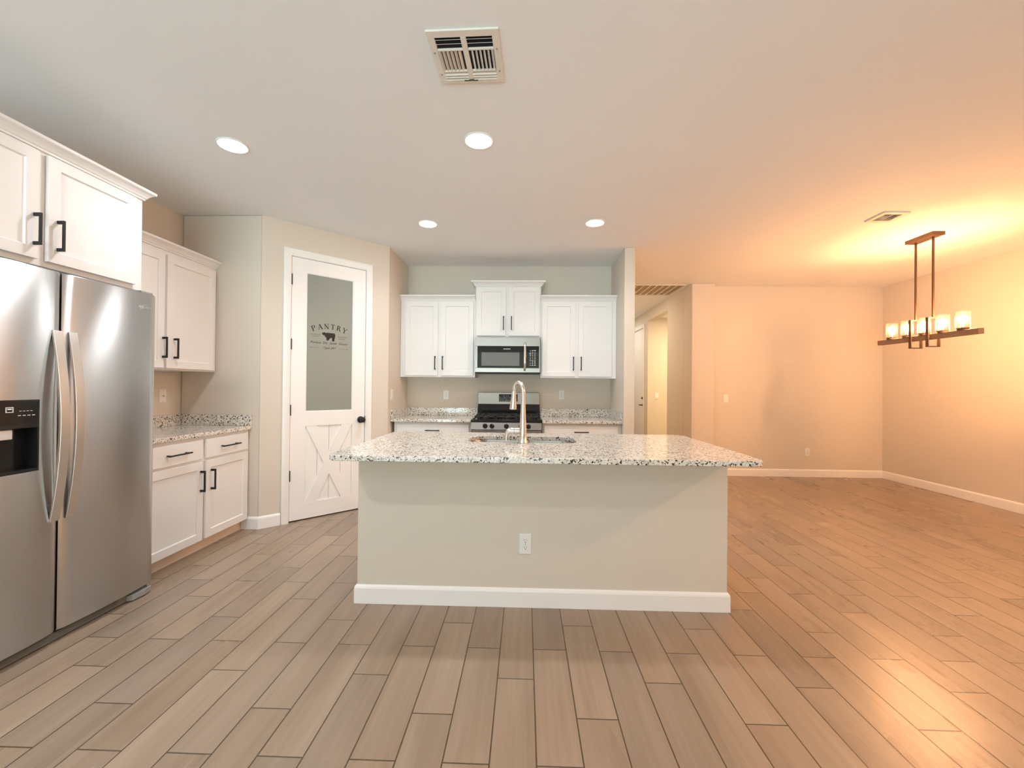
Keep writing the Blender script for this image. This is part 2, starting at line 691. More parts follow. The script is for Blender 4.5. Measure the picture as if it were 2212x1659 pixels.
w.box(XH, XH + TW, OY0, OY1, OZ, ZC)
w.box(XH, XH + TW, OY1, DY0, 0, ZC)
w.box(XH, XH + TW, DY0, DY1, DZ, ZC)
w.box(XH, XH + TW, DY1, 10.0, 0, ZC)
struct(w.build('wall_hall_right', M['wall']))
struct(MB().box(XH2, XR, YD, YD + TW, 0, ZC).build('wall_dining', M['wall']))
struct(MB().box(XR, XR + TW, YREAR, OY1 + TW, 0, ZC).build('wall_right', M['wall']))
struct(MB().box(XH + TW, XR, OY1, OY1 + TW, 0, ZC).build('wall_passage', M['wall']))
struct(MB().box(XH + TW, XR, YD + TW, OY1, 2.585, 2.625).build('ceiling_passage', M['ceiling']))
# rear wall with an unseen sliding glass door, widened for daylight
GX0, GX1, GZ = -2.65, 0.65, 2.30
w = MB()
w.box(XL - TW, GX0, YREAR - 0.115, YREAR, 0, ZC)
w.box(GX0, GX1, YREAR - 0.115, YREAR, GZ, ZC)
w.box(GX1, XR + TW, YREAR - 0.115, YREAR, 0, ZC)
struct(w.build('wall_rear', M['wall']))
d3 = thing('door_3', 'unseen white framed sliding glass door, widened to let in daylight', 'door', ((GX0 + GX1) / 2, YREAR - 0.06, 0))
struct(d3)
hw = (GX1 - GX0) / 2
fr = MB()
fr.box(-hw, -hw + 0.05, -0.05, 0.05, 0, GZ).box(hw - 0.05, hw, -0.05, 0.05, 0, GZ).box(-hw + 0.05, hw - 0.05, -0.05, 0.05, GZ - 0.05, GZ)
fr.box(-hw + 0.05, hw - 0.05, -0.05, 0.05, 0, 0.03).box(-0.03, 0.03, -0.04, 0.04, 0.03, GZ - 0.05)
fr.build('frame', M['trim'], d3, bevel=0.003)
MB().box(-hw + 0.05, -0.03, -0.004, 0.004, 0.03, GZ - 0.05).build('glass_pane', M['pane'], d3)
MB().box(0.03, hw - 0.05, -0.004, 0.004, 0.03, GZ - 0.05).build('glass_pane', M['pane'], d3)

# baseboards: eased top edge
BB = [(0, 0), (0.013, 0), (0.013, 0.088), (0.010, 0.098), (0.004, 0.106), (0, 0.108)]


def board(name, path):
    return struct(MB().sweep(path, BB).build(name, M['trim'], bevel=0.0015))


board('baseboard_pantry', [(-2.442, YR, 0), (*PA, 0), (*dpt(S0 - 0.064), 0)])
board('baseboard_pantry_side', [(*dpt(S1 + 0.066), 0), (*PB, 0), (PB[0], YW + 0.05, 0)])
board('baseboard_dining', [(XH2, YD, 0), (XR, YD, 0), (XR, YREAR, 0)])
board('baseboard_hall_corner', [(XH, OY0, 0), (XH, YH, 0), (XH2, YH, 0)])
board('baseboard_wing', [(XW, YW, 0), (XW2, YW, 0), (XW2, YK + 2.0, 0)])
board('baseboard_passage', [(XH + TW, OY1, 0), (XR, OY1, 0)])

# ------------------------------------------------------------------ pantry door (local x along the wall, y into the wall)
door = thing('door_1', 'white pantry door with a frosted glass pane and crossed boards', 'door', (PA[0], PA[1], 0), DANG)
struct(door)
CAS = [(-0.002, 0), (0.062, 0), (0.062, -0.010), (0.054, -0.016), (0.036, -0.018), (0.012, -0.012), (0.002, -0.010), (-0.002, -0.006)]
tr = thing('trim_1', 'white moulded casing round the pantry door', 'trim', (PA[0], PA[1], 0), DANG)
struct(tr)


def casing_mesh(x0, x1, zt):
    """Moulded casing up one side, over the head and down the other with mitres (outline in x-z, relief in y)."""
    m = MB()
    b = m.bm
    rings = []
    for (px, pz, ox, oz) in ((x0, 0, -1, 0), (x0, zt, -1, 1), (x1, zt, 1, 1), (x1, 0, 1, 0)):
        rings.append([b.verts.new((px + ox * o, y, pz + oz * o)) for o, y in CAS])
    n = len(CAS)
    for k in range(3):
        for i in range(n):
            j = (i + 1) % n
            m.face([rings[k][i], rings[k][j], rings[k + 1][j], rings[k + 1][i]])
    m.face(rings[0])
    m.face(rings[-1][::-1])
    return m


casing_mesh(S0 + 0.006, S1 - 0.006, ZD - 0.006).build('casing', M['trim'], tr, smooth=True)
jm = MB()
jm.box(S0, S0 + 0.010, 0, TW, 0, ZD).box(S1 - 0.010, S1, 0, TW, 0, ZD).box(S0 + 0.010, S1 - 0.010, 0, TW, ZD - 0.010, ZD)
jm.box(S0 + 0.010, S0 + 0.022, 0.05, 0.062, 0, ZD - 0.01).box(S1 - 0.022, S1 - 0.010, 0.05, 0.062, 0, ZD - 0.01).box(S0 + 0.022, S1 - 0.022, 0.05, 0.062, ZD - 0.022, ZD - 0.01)
jm.build('jamb', M['trim'], tr)
dx0, dx1, dz0, dz1 = S0 + 0.0135, S1 - 0.0145, 0.012, ZD - 0.0135
fy0, fy1 = 0.006, 0.041
gx0, gx1, gz0, gz1 = 0.377, 0.817, 1.003, 2.292
px0, px1, pz0, pz1 = 0.379, 0.817, 0.157, 0.868
lf = MB()
lf.box(dx0, gx0, fy0, fy1, dz0, dz1).box(gx1, dx1, fy0, fy1, dz0, dz1)
lf.box(gx0, gx1, fy0, fy1, gz1, dz1).box(gx0, gx1, fy0, fy1, pz1, gz0).box(gx0, gx1, fy0, fy1, dz0, pz0)
lf.build('leaf', M['trim'], door)
pn = MB()
for i in range(4):
    a, b_ = px0 + (px1 - px0) * i / 4, px0 + (px1 - px0) * (i + 1) / 4
    pn.box(a + (0.0015 if i else 0), b_ - (0.0015 if i < 3 else 0), fy0 + 0.012, fy1 - 0.005, pz0, pz1)
pn.build('board_panel', M['trim'], door, bevel=0.002)


def brace(pa, pb, wd, y0, y1, clip):
    """A diagonal board with its ends cut to the frame corner."""
    (xa, za), (xb, zb) = pa, pb
    pts = [(xa, za), (xa + wd, za), (xb, zb), (xb - wd, zb)]
    return MB().extrude_poly([(p[0], y0, p[1]) for p in pts], (0, y1 - y0, 0))


brace((px0, pz0), (px1, pz1), 0.104, fy0 + 0.001, fy0 + 0.012, 0).build('brace_board', M['trim'], door, bevel=0.0015)
brace((px0, pz1), (px1, pz0), 0.104, fy0 + 0.0018, fy0 + 0.012, 0).build('brace_board', M['trim'], door, bevel=0.0015)
pane = MB().box(gx0 + 0.0005, gx1 - 0.0005, fy0 + 0.012, fy0 + 0.018, gz0 + 0.0005, gz1 - 0.0005).build('glass_pane', M['frosted'], door)
gs = MB()
for (a, b_, c, d_) in ((gx0, gx0 + 0.006, gz0, gz1), (gx1 - 0.006, gx1, gz0, gz1), (gx0 + 0.006, gx1 - 0.006, gz0, gz0 + 0.006), (gx0 + 0.006, gx1 - 0.006, gz1 - 0.006, gz1)):
    gs.box(a, b_, fy0 + 0.006, fy0 + 0.0118, c, d_)
gs.build('glazing_bead', M['trim'], door)
for hz in (2.165, 1.575, 0.975, 0.377):
    h = MB().box(S0 + 0.004, S0 + 0.0125, -0.001, 0.008, hz, hz + 0.09)
    h.lathe([(0.0055, hz - 0.004), (0.0055, hz + 0.094)], 12, (S0 + 0.0125, -0.003, 0))
    h.build('hinge', M['black'], door)
kb = MB()
kb.lathe([(0.033, 0.0), (0.033, -0.006), (0.028, -0.010), (0.012, -0.012), (0.011, -0.030), (0.020, -0.036), (0.027, -0.046), (0.028, -0.056), (0.024, -0.066), (0.012, -0.070)], 28, (0.902, fy0, 0.905), 'Y')
kb.build('knob', M['black'], door, smooth=True)
MB().box(S1 - 0.0140, S1 - 0.0105, -0.0015, 0.012, 0.87, 0.94).build('strike_plate', M['black'], door)

# lettering on the glass: local frame at the pane's front
YT = fy0 + 0.0119
LET = {  # serif capitals as strokes (x0,z0,x1,z1,half-width) in a unit box
    'P': [(.2, 0, .2, 1, .075), (.05, 0, .38, 0, .025), (.05, 1, .3, 1, .03), (.3, 1, .55, .98, .03), (.55, .98, .72, .86, .05), (.72, .86, .74, .72, .07), (.74, .72, .6, .54, .05), (.6, .54, .25, .5, .03)],
    'A': [(.12, 0, .48, 1, .03), (.46, 1, .84, 0, .075), (.0, 0, .26, 0, .025), (.68, 0, 1.0, 0, .025), (.26, .36, .66, .36, .03)],
    'N': [(.18, 0, .18, 1, .03), (.14, 1, .82, 0, .075), (.82, 0, .82, 1, .03), (.04, 0, .34, 0, .025), (.02, 1, .2, 1, .025), (.68, 1, .98, 1, .025)],
    'T': [(.5, 0, .5, 1, .075), (.08, 1, .92, 1, .03), (.33, 0, .67, 0, .025), (.09, .8, .09, 1, .025), (.91, .8, .91, 1, .025)],
    'R': [(.2, 0, .2, 1, .075), (.05, 0, .38, 0, .025), (.05, 1, .3, 1, .03), (.3, 1, .52, .98, .03), (.52, .98, .68, .86, .05), (.68, .86, .68, .72, .07), (.68, .72, .54, .54, .05), (.54, .54, .25, .5, .03), (.46, .52, .86, 0, .07), (.8, 0, 1.0, 0, .025)],
    'Y': [(.5, 0, .5, .48, .075), (.5, .46, .12, 1, .07), (.5, .46, .88, 1, .03), (.33, 0, .67, 0, .025), (.0, 1, .28, 1, .025), (.72, 1, 1.0, 1, .025)],
}


def stroke(m, x0, z0, x1, z1, hw_, y0=YT - 0.0006, y1=YT - 0.0001):
    d = Vector((x1 - x0, 0, z1 - z0))
    L = d.length
    d.normalize()
    nrm = Vector((-d.z, 0, d.x)) * hw_
    a = Vector((x0, y0, z0)) - d * hw_ * 0.3
    c = Vector((x1, y0, z1)) + d * hw_ * 0.3
    m.extrude_poly([a - nrm, c - nrm, c + nrm, a + nrm], (0, y1 - y0, 0))


lm = MB()
cx, R_ = 0.592, 0.42
for i, ch in enumerate('PANTRY'):
    ang = math.radians((i - 2.5) * 8.6)
    ctr = Vector((cx + R_ * math.sin(ang), 0, 1.838 - R_ + R_ * math.cos(ang)))
    ux, uz = Vector((math.cos(ang), 0, -math.sin(ang))), Vector((math.sin(ang), 0, math.cos(ang)))
    for (a, b_, c, d_, hw_) in LET[ch]:
        k, kw_ = 0.047, 0.046
        p = ctr + ux * ((a - .5) * kw_) + uz * ((b_ - 1) * k)
        q = ctr + ux * ((c - .5) * kw_) + uz * ((d_ - 1) * k)
        stroke(lm, p.x, p.z, q.x, q.z, hw_ * 0.058)
lm.build('lettering', M['decal'], pane)
cow = [(0, .80), (.05, .86), (.03, .93), (.11, .92), (.16, 1.0), (.22, .93), (.30, .92), (.40, .95), (.52, .93), (.75, .93), (.92, .94), (.97, .88), (1.0, .70), (.98, .45), (.955, .40), (.955, .72), (.94, .50), (.95, .36), (.92, .22), (.925, .0), (.87, .0), (.875, .2), (.84, .34), (.80, .2), (.80, .02), (.755, .02), (.765, .25), (.75, .40),
       (.62, .36), (.48, .37), (.44, .28), (.45, .02), (.40, .02), (.40, .2), (.37, .3), (.36, .05), (.32, .05), (.33, .34), (.24, .48), (.19, .62), (.12, .63), (.07, .66)]
cwm = MB()
cwx0, cwz0, cww, cwh = 0.520, 1.674, 0.126, 0.084
cwm.extrude_poly([(cwx0 + p[0] * cww, YT - 0.0006, cwz0 + p[1] * cwh) for p in cow], (0, 0.0005, 0))
bmesh.ops.triangulate(cwm.bm, faces=[f for f in cwm.bm.faces if len(f.verts) > 4])
cwm.build('cow_emblem', M['decal'], pane)
fm = MB()
rr = random.Random(3)
for (xa, xb, z) in ((0.415, 0.508, 1.729), (0.436, 0.492, 1.711), (0.668, 0.752, 1.722), (0.682, 0.742, 1.704)):
    x = xa
    while x < xb:   # tiny capitals, too small in the photograph to read
        wd = rr.uniform(0.004, 0.007)
        stroke(fm, x, z - 0.005, x + wd * 0.5, z + 0.005, 0.0006)
        stroke(fm, x + wd * 0.5, z + 0.005, x + wd, z - 0.005, 0.0006)
        x += wd + 0.0028
for (xa, xb, tip) in ((0.415, 0.497, -1), (0.682, 0.768, 1)):
    stroke(fm, xa, 1.605, xb, 1.605, 0.0008)
    e = xa if tip < 0 else xb
    stroke(fm, e, 1.605, e - tip * 0.010, 1.609, 0.0014)
    stroke(fm, e, 1.605, e - tip * 0.010, 1.601, 0.0014)
fm.build('small_print', M['decal_fade'], pane)
RT = (PI / 2, 0, 0)
for body, xc, z, sz, wd in (('Produce', 0.462, 1.645, 0.030, 0.094), ('Dry', 0.548, 1.645, 0.030, 0.046), ('Goods', 0.625, 1.645, 0.030, 0.066), ('Grocery', 0.722, 1.645, 0.030, 0.090), ('Open 24/7', 0.590, 1.597, 0.030, 0.116)):
    text_mesh('script_lettering', body, sz, M['decal'], pane, (xc, YT - 0.0005, z), RT, 0.0003, 0.35, width=wd)
    dm = None

# ------------------------------------------------------------------ hall door
hd = thing('door_2', 'white hall door with black lever and deadbolt', 'door', (XH, DY0, 0), PI / 2)
struct(hd)     # local x = +Y, local y = -X (towards the hall); leaf sits inside the wall
dw = DY1 - DY0
MB().box(0.004, dw - 0.004, -0.050, -0.014, 0.008, DZ - 0.004).build('leaf', M['trim'], hd, bevel=0.002)
cs = MB()
cs.box(-0.075, 0.0, 0, 0.016, 0, DZ + 0.075).box(dw, dw + 0.075, 0, 0.016, 0, DZ + 0.075).box(0.0, dw, 0, 0.016, DZ, DZ + 0.075)
t2 = thing('trim_2', 'white casing round the hall door', 'trim', (XH, DY0, 0), PI / 2)
struct(t2)
cs.build('casing', M['trim'], t2, bevel=0.004)
lv = MB().lathe([(0.03, -0.014), (0.03, -0.004), (0.012, 0.0), (0.011, 0.042)], 20, (0.065, 0, 0.912), 'Y')
lv.box(0.055, 0.19, 0.028, 0.044, 0.902, 0.922)
lv.build('lever_handle', M['black'], hd, bevel=0.003)
MB().lathe([(0.03, -0.014), (0.03, 0.0), (0.022, 0.012), (0.01, 0.013), (0.01, 0.028)], 20, (0.065, 0, 1.05), 'Y').build('deadbolt', M['black'], hd, smooth=True)

# ------------------------------------------------------------------ cabinet kit (local x along the run, front at y=0 facing -y)
DT = 0.02


def pull(parent, x, z, length, vertical, y=-DT):
    m = MB()
    r = 0.005
    st = 0.030
    if vertical:
        m.box(x - r, x + r, y - st - 0.008, y - st + 0.002, z - length / 2, z + length / 2)
        for s in (-1, 1):
            zc = z + s * (length / 2 - 0.008)
            m.box(x - r, x + r, y - st + 0.002, y, zc - 0.008, zc + 0.008)
    else:
        m.box(x - length / 2, x + length / 2, y - st - 0.008, y - st + 0.002, z - r, z + r)
        for s in (-1, 1):
            xc = x + s * (length / 2 - 0.022)
            m.box(xc - 0.005, xc + 0.005, y - st + 0.002, y, z - r, z + r)
    return m.build('handle', M['black'], parent, bevel=0.0012)


CROWN = [(0, 0), (0.010, 0), (0.010, 0.010), (0.016, 0.013), (0.022, 0.024), (0.034, 0.036), (0.046, 0.043), (0.050, 0.046), (0.050, 0.060), (0, 0.060)]


def cabinet_door(root, x0, x1, z0, z1, hx=None, hz=None, hl=0.155, vertical=True):
    d = MB().shaker(x0, x1, z0, z1, -DT, -0.0015).build('door', M['cab'], root, bevel=0.0016)
    if hx is not None:
        pull(d, hx, hz, hl, vertical)
    return d


def drawer(root, x0, x1, z0, z1, hl):
    d = MB().box(x0, x1, -DT, -0.0015, z0, z1).build('drawer', M['cab'], root, bevel=0.003)
    pull(d, (x0 + x1) / 2, (z0 + z1) / 2, hl, False)
    return d


def wall_cabinet(label, loc, rz, wd, dp, z0, z1, doors, crown_path, hz, group):
    r = thing('wall_cabinet', label, 'cabinet', loc, rz, group)
    b = MB()
    b.box(0, wd, 0, dp, z0, z1)
    b.build('body', M['cab'], r, bevel=0.0015)
    for (x0, x1, za, zb, hx) in doors:
        cabinet_door(r, x0, x1, za, zb, hx, hz)
    MB().sweep([(p[0], p[1], z1 - 0.004) for p in crown_path], CROWN).build('crown_moulding', M['cab'], r)
    return r


GB = 'white upper cabinets on the kitchen back wall'
yF = 4.905
dpB = YK - yF - 0.001
# left of the microwave
x0 = -1.449
wall_cabinet('white two-door upper cabinet left of the microwave', (x0, yF, 0), 0, 0.868, dpB, 1.354, 2.242,
             [(0.058, 0.437, 1.372, 2.226, 0.410), (0.471, 0.849, 1.372, 2.226, 0.497)], [(0.0, 0.0), (0.867, 0.0)], 1.517, GB)
x0 = -0.580
wall_cabinet('short white upper cabinet above the microwave with raised crown', (x0, yF, 0), 0, 0.752, dpB, 1.816, 2.408,
             [(0.014, 0.351, 1.834, 2.397, 0.325), (0.384, 0.738, 1.834, 2.397, 0.416)],
             [(0.0, dpB), (0.0, 0.0), (0.752, 0.0), (0.752, dpB)], 1.978, GB)
x0 = 0.173
wall_cabinet('white two-door upper cabinet right of the microwave', (x0, yF, 0), 0, 0.858, dpB, 1.354, 2.242,
             [(0.016, 0.393, 1.374, 2.228, 0.372), (0.429, 0.807, 1.374, 2.228, 0.459)], [(0.001, 0.0), (0.858, 0.0)], 1.520, GB)

GL = 'white upper cabinets on the left wall'
# left wall run: local x = world Y, local y = -X
xU = -2.695
y0 = 2.577
wall_cabinet('white upper cabinet beside the fridge above the granite backsplash', (xU, y0, 0), PI / 2, 1.049, xU - XL - 0.001, 1.354, 2.250,
             [(0.030, 0.503, 1.366, 2.214, 0.487), (0.523, 1.018, 1.366, 2.214, 0.590)], [(0.001, 0.0), (1.049, 0.0)], 1.518, GL)
xF_ = -2.390
y0 = 1.461
r_ = wall_cabinet('deep white cabinet with two doors directly above the refrigerator', (xF_, y0, 0), PI / 2, 1.114, xF_ - XL - 0.001, 1.822, 2.392,
                  [(0.055, 0.537, 1.850, 2.378, 0.516), (0.577, 1.058, 1.850, 2.378, 0.620)],
                  [(0.0, xF_ - XL - 0.001), (0.0, 0.0), (1.114, 0.0), (1.114, xF_ - XL - 0.001)], 1.990, GL)

GBASE = 'white base cabinets'


def base_cabinet(label, loc, rz, wd, dp, fronts, drawers, toe_mat):
    r = thing('base_cabinet', label, 'cabinet', loc, rz, GBASE)
    b = MB()
    b.box(0, wd, 0, dp, 0.095, 0.861)
    b.build('body', M['cab'], r, bevel=0.0015)
    MB().box(0.002, wd - 0.002, 0.055, 0.07, 0.0, 0.0945).build('toe_kick', toe_mat, r)
    for (a, c, za, zb, hx, hz) in fronts:
        cabinet_door(r, a, c, za, zb, hx, hz)
    for (a, c, za, zb, hl) in drawers:
        drawer(r, a, c, za, zb, hl)
    return r


y0 = 2.577
base_cabinet('white base cabinet with two drawers beside the refrigerator', (-2.390, y0, 0), PI / 2, 1.049, 0.609,
             [(0.020, 0.508, 0.100, 0.678, 0.480, 0.537), (0.536, 1.014, 0.100, 0.678, 0.586, 0.532)],
             [(0.020, 0.505, 0.697, 0.838, 0.196), (0.536, 1.014, 0.697, 0.838, 0.204)], M['toe'])
yB = 4.60
base_cabinet('white base cabinet left of the gas range', (-1.419, yB, 0), 0, 0.840, YK - yB - 0.001,
             [(0.034, 0.405, 0.100, 0.690, 0.375, 0.56), (0.435, 0.818, 0.100, 0.690, 0.465, 0.56)],
             [(0.034, 0.818, 0.712, 0.834, 0.155)], M['toe'])
base_cabinet('white base cabinet right of the gas range', (0.186, yB, 0), 0, 0.844, YK - yB - 0.001,
             [(0.022, 0.400, 0.100, 0.690, 0.370, 0.56), (0.430, 0.808, 0.100, 0.690, 0.460, 0.56)],
             [(0.022, 0.808, 0.712, 0.834, 0.155)], M['toe'])

# countertops with backsplashes
CT, CB = 0.893, 0.863
c1 = thing('countertop', 'speckled granite countertop beside the fridge under the left upper cabinet', 'countertop', (-2.7, 3.1, CB), 0, 'granite countertops along the walls')


def shifted(root, fn, name, mat, bevel=0.0):
    m = MB()
    fn(m)
    for v in m.bm.verts:
        v.co -= Vector(root.location)
    return m.build(name, mat, root, bevel=bevel)


shifted(c1, lambda m: m.box(XL + 0.001, -2.362, 2.579, YR - 0.001, CB, CT), 'slab', M['granite'], 0.003)
shifted(c1, lambda m: m.box(XL + 0.001, XL + 0.021, 2.579, YR - 0.0215, CT + 0.0005, 0.986), 'backsplash', M['granite'], 0.0015)
shifted(c1, lambda m: m.box(XL + 0.001, -2.362, YR - 0.021, YR - 0.001, CT + 0.0005, 0.986), 'backsplash', M['granite'], 0.0015)
c2 = thing('countertop', 'speckled granite countertop left of the gas range', 'countertop', (-1.0, 4.9, CB), 0, 'granite countertops along the walls')
shifted(c2, lambda m: m.box(PB[0] + 0.001, -0.578, 4.555, YK - 0.001, CB, CT), 'slab', M['granite'], 0.003)
shifted(c2, lambda m: m.box(PB[0] + 0.0215, -0.578, YK - 0.021, YK - 0.001, CT + 0.0005, 0.988), 'backsplash', M['granite'], 0.0015)
shifted(c2, lambda m: m.box(PB[0] + 0.001, PB[0] + 0.021, 4.555, YK - 0.001, CT + 0.0005, 0.988), 'backsplash', M['granite'], 0.0015)
c3 = thing('countertop', 'speckled granite countertop right of the gas range by the wing wall', 'countertop', (0.6, 4.9, CB), 0, 'granite countertops along the walls')
shifted(c3, lambda m: m.box(0.185, XW - 0.001, 4.555, YK - 0.001, CB, CT), 'slab', M['granite'], 0.003)
shifted(c3, lambda m: m.box(0.185, XW - 0.0215, YK - 0.021, YK - 0.001, CT + 0.0005, 0.988), 'backsplash', M['granite'], 0.0015)
shifted(c3, lambda m: m.box(XW - 0.021, XW - 0.001, 4.555, YK - 0.001, CT + 0.0005, 0.988), 'backsplash', M['granite'], 0.0015)

# ------------------------------------------------------------------ refrigerator (local x = world Y, front towards +X)
XFD = -2.23
fg = thing('refrigerator', 'stainless steel side-by-side refrigerator with a black ice dispenser', 'refrigerator', (XFD, 1.60, 0), PI / 2)
FW = 0.915
MB().box(0.004, FW - 0.004, 0.078, XFD - XL - 0.03, 0.03, 1.755).build('body', M['grey_plastic'], fg, bevel=0.006)


def fridge_door(xa, xb, holes=None):
    """Contoured door front: a gentle bulge across its width, rolled edges; holes = (x0,x1,z0,z1) left open at the front."""
    z0, z1 = 0.058, 1.780
    n = 22
    xs = [xa + (xb - xa) * i / n for i in range(n + 1)]
    zs = [z0, z0 + 0.006, z1 - 0.006, z1]
    if holes:
        hx0, hx1, hz0, hz1 = holes
        xs += [hx0, hx1]
        zs += [hz0, hz1]
    xs = sorted(set(round(x, 5) for x in xs))
    zs = sorted(set(zs))
    m = MB()
    b = m.bm

    def yy(x):
        u = (x - xa) / (xb - xa) * 2 - 1
        y = 0.012 * u * u - 0.006
        e = min(x - xa, xb - x)
        if e < 0.016:
            y += 0.010 * (1 - e / 0.016) ** 2
        return y
    V = {}
    for i, x in enumerate(xs):
        for j, z in enumerate(zs):
            y = yy(x) + (0.005 if j in (0, len(zs) - 1) else 0)
            V[i, j] = b.verts.new((x, y, z))
    for i in range(len(xs) - 1):
        for j in range(len(zs) - 1):
            if holes and xs[i] >= hx0 - 1e-4 and xs[i + 1] <= hx1 + 1e-4 and zs[j] >= hz0 - 1e-6 and zs[j + 1] <= hz1 + 1e-6:
                continue
            m.face([V[i, j], V[i + 1, j], V[i + 1, j + 1], V[i, j + 1]])
    bk = {}
    I, J = len(xs) - 1, len(zs) - 1
    for i, j in [(0, 0), (I, 0), (I, J), (0, J)]:
        pass
    B = {(i, j): b.verts.new((xs[i], 0.07, zs[j])) for i in range(I + 1) for j in (0, J)}
    for j in range(1, J):
        B[0, j] = b.verts.new((xs[0], 0.07, zs[j]))
        B[I, j] = b.verts.new((xs[I], 0.07, zs[j]))
    for i in range(I):
        m.face([V[i, 0], V[i + 1, 0], B[i + 1, 0], B[i, 0]])
        m.face([V[i, J], V[i + 1, J], B[i + 1, J], B[i, J]])
    for j in range(J):
        m.face([V[0, j], V[0, j + 1], B[0, j + 1], B[0, j]])
        m.face([V[I, j], V[I, j + 1], B[I, j + 1], B[I, j]])
    m.face([B[i, 0] for i in range(I + 1)] + [B[I, j] for j in range(1, J)] + [B[i, J] for i in range(I, -1, -1)] + [B[0, j] for j in range(J - 1, 0, -1)])
    return m, yy


HX0, HX1, HZ0, HZ1 = 0.050, 0.292, 0.848, 1.172
m1, y1f = fridge_door(0.0, 0.386, (HX0, HX1, HZ0, HZ1))
fd1 = m1.build('freezer_door', M['steel'], fg, smooth=True)
m2, y2f = fridge_door(0.394, FW)
fd2 = m2.build('fridge_door', M['steel'], fg, smooth=True)


def bow_handle(parent, xa, xb, yend):
    """Flat bowed strip with returns to the door at both ends."""
    za, zb = 0.592, 1.498
    n = 28
    m = MB()
    b = m.bm
    rows = []
    for i in range(n + 1):
        u = i / n
        z = za + (zb - za) * u
        k = 1 - (2 * u - 1) ** 2
        yo = yend - 0.010 - 0.046 * k
        th = 0.010 + 0.004 * k
        rows.append([b.verts.new(p) for p in ((xa, yo, z), (xb, yo, z), (xb, yo + th, z), (xa, yo + th, z))])
    for i in range(n):
        for j in range(4):
            q = (j + 1) % 4
            m.face([rows[i][j], rows[i][q], rows[i + 1][q], rows[i + 1][j]])
    m.face(rows[0])
    m.face(rows[-1][::-1])
    return m.build('handle', M['handle_steel'], parent, bevel=0.002, smooth=True)


bow_handle(fd1, 0.340, 0.381, 0.004)
bow_handle(fd2, 0.410, 0.451, 0.004)
dp = MB()
# dispenser: deep black recess behind the front, glossy control panel above
yf_ = y1f((HX0 + HX1) / 2)
dp.box(HX0 + 0.004, HX1 - 0.004, 0.052, 0.066, HZ0 + 0.002, HZ1 - 0.002)
dp.box(HX0 + 0.0005, HX0 + 0.008, yf_ + 0.002, 0.052, HZ0 + 0.002, HZ1 - 0.002)
dp.box(HX1 - 0.008, HX1 - 0.0005, yf_ + 0.002, 0.052, HZ0 + 0.002, HZ1 - 0.002)
dp.box(HX0 + 0.008, HX1 - 0.008, yf_ + 0.002, 0.052, HZ0 + 0.002, HZ0 + 0.014)
disp = dp.build('dispenser', M['black_enamel'], fd1)
MB().box(HX0 + 0.002, HX1 - 0.002, yf_ - 0.001, 0.050, 1.045, HZ1 - 0.001).build('control_panel', M['black_gloss'], disp, bevel=0.004)
MB().box(HX0 + 0.075, HX0 + 0.148, yf_ + 0.012, yf_ + 0.022, 1.0, 1.042).build('paddle', M['pale_print'], disp, bevel=0.003)
MB().box(HX0 + 0.070, HX0 + 0.110, yf_ + 0.024, yf_ + 0.030, 0.905, 0.985).build('paddle', M['grey_plastic'], disp, bevel=0.003)
pm = MB()
bz, bx, yb = 1.118, 0.160, yf_ - 0.0022
for (a, b_, c, d_) in ((bx, bx + 0.028, bz, bz + 0.003), (bx, bx + 0.028, bz + 0.021, bz + 0.024), (bx, bx + 0.003, bz + 0.003, bz + 0.021), (bx + 0.025, bx + 0.028, bz + 0.003, bz + 0.021), (bx + 0.006, bx + 0.022, bz + 0.012, bz + 0.018)):
    pm.box(a, b_, yb, yb + 0.001, c, d_)
pm.build('light_icon', M['pale_print'], disp)
pm = MB()
for i in range(4):
    pm.box(0.205 + i * 0.018, 0.216 + i * 0.018, yb, yb + 0.001, 1.102, 1.105)
    pm.box(0.210 + i * 0.014, 0.218 + i * 0.014, yb, yb + 0.001, 1.122, 1.124)
pm.build('panel_print', M['pale_print'], disp)
xl = 0.813
text_mesh('wordmark', 'Whirlpool', 0.017, M['chrome'], fd2, (xl, y2f(xl) - 0.0004, 1.690), RT, 0.0010, 0.0, width=0.078)
rg = MB()
rp = []
for i in range(25):
    a = 2 * PI * i / 24 + 0.3
    rp.append((xl + 0.004 + 0.019 * math.cos(a) * 0.9 + 0.006 * math.sin(a), y2f(xl) - 0.001, 1.6955 + 0.012 * math.sin(a) + 0.008 * math.cos(a)))
rg.tube(rp, 0.0011, 8, caps=False)
rg.build('emblem_ring', M['chrome'], fd2, smooth=True)
gr = MB().box(0.012, FW - 0.012, 0.030, 0.045, 0.006, 0.044)
for i in range(4):
    gr.box(0.05, FW - 0.2, 0.026, 0.0301, 0.012 + i * 0.008, 0.016 + i * 0.008)
gr.build('base_grille', M['grille_plastic'], fg, bevel=0.002)
ft = MB()
ft.extrude_poly([(FW - 0.150, 0.030, 0.006), (FW - 0.135, 0.002, 0.006), (FW - 0.06, -0.004, 0.006), (FW - 0.012, 0.004, 0.006), (FW - 0.012, 0.030, 0.006)], (0, 0, 0.034))
ft.build('foot_cover', M['grey_plastic'], fg, bevel=0.004)
for xx in (0.08, FW - 0.08):
    for yy_ in (0.11, 0.60):
        MB().lathe([(0.02, -0.015), (0.02, 0.015)], 16, (xx, yy_, 0.02), 'X').build('roller', M['slot'], fg)
for xx in (0.01, FW - 0.09):
    MB().box(xx, xx + 0.08, 0.02, 0.12, 1.7805, 1.796).build('hinge_cover', M['grey_plastic'], fg, bevel=0.004)

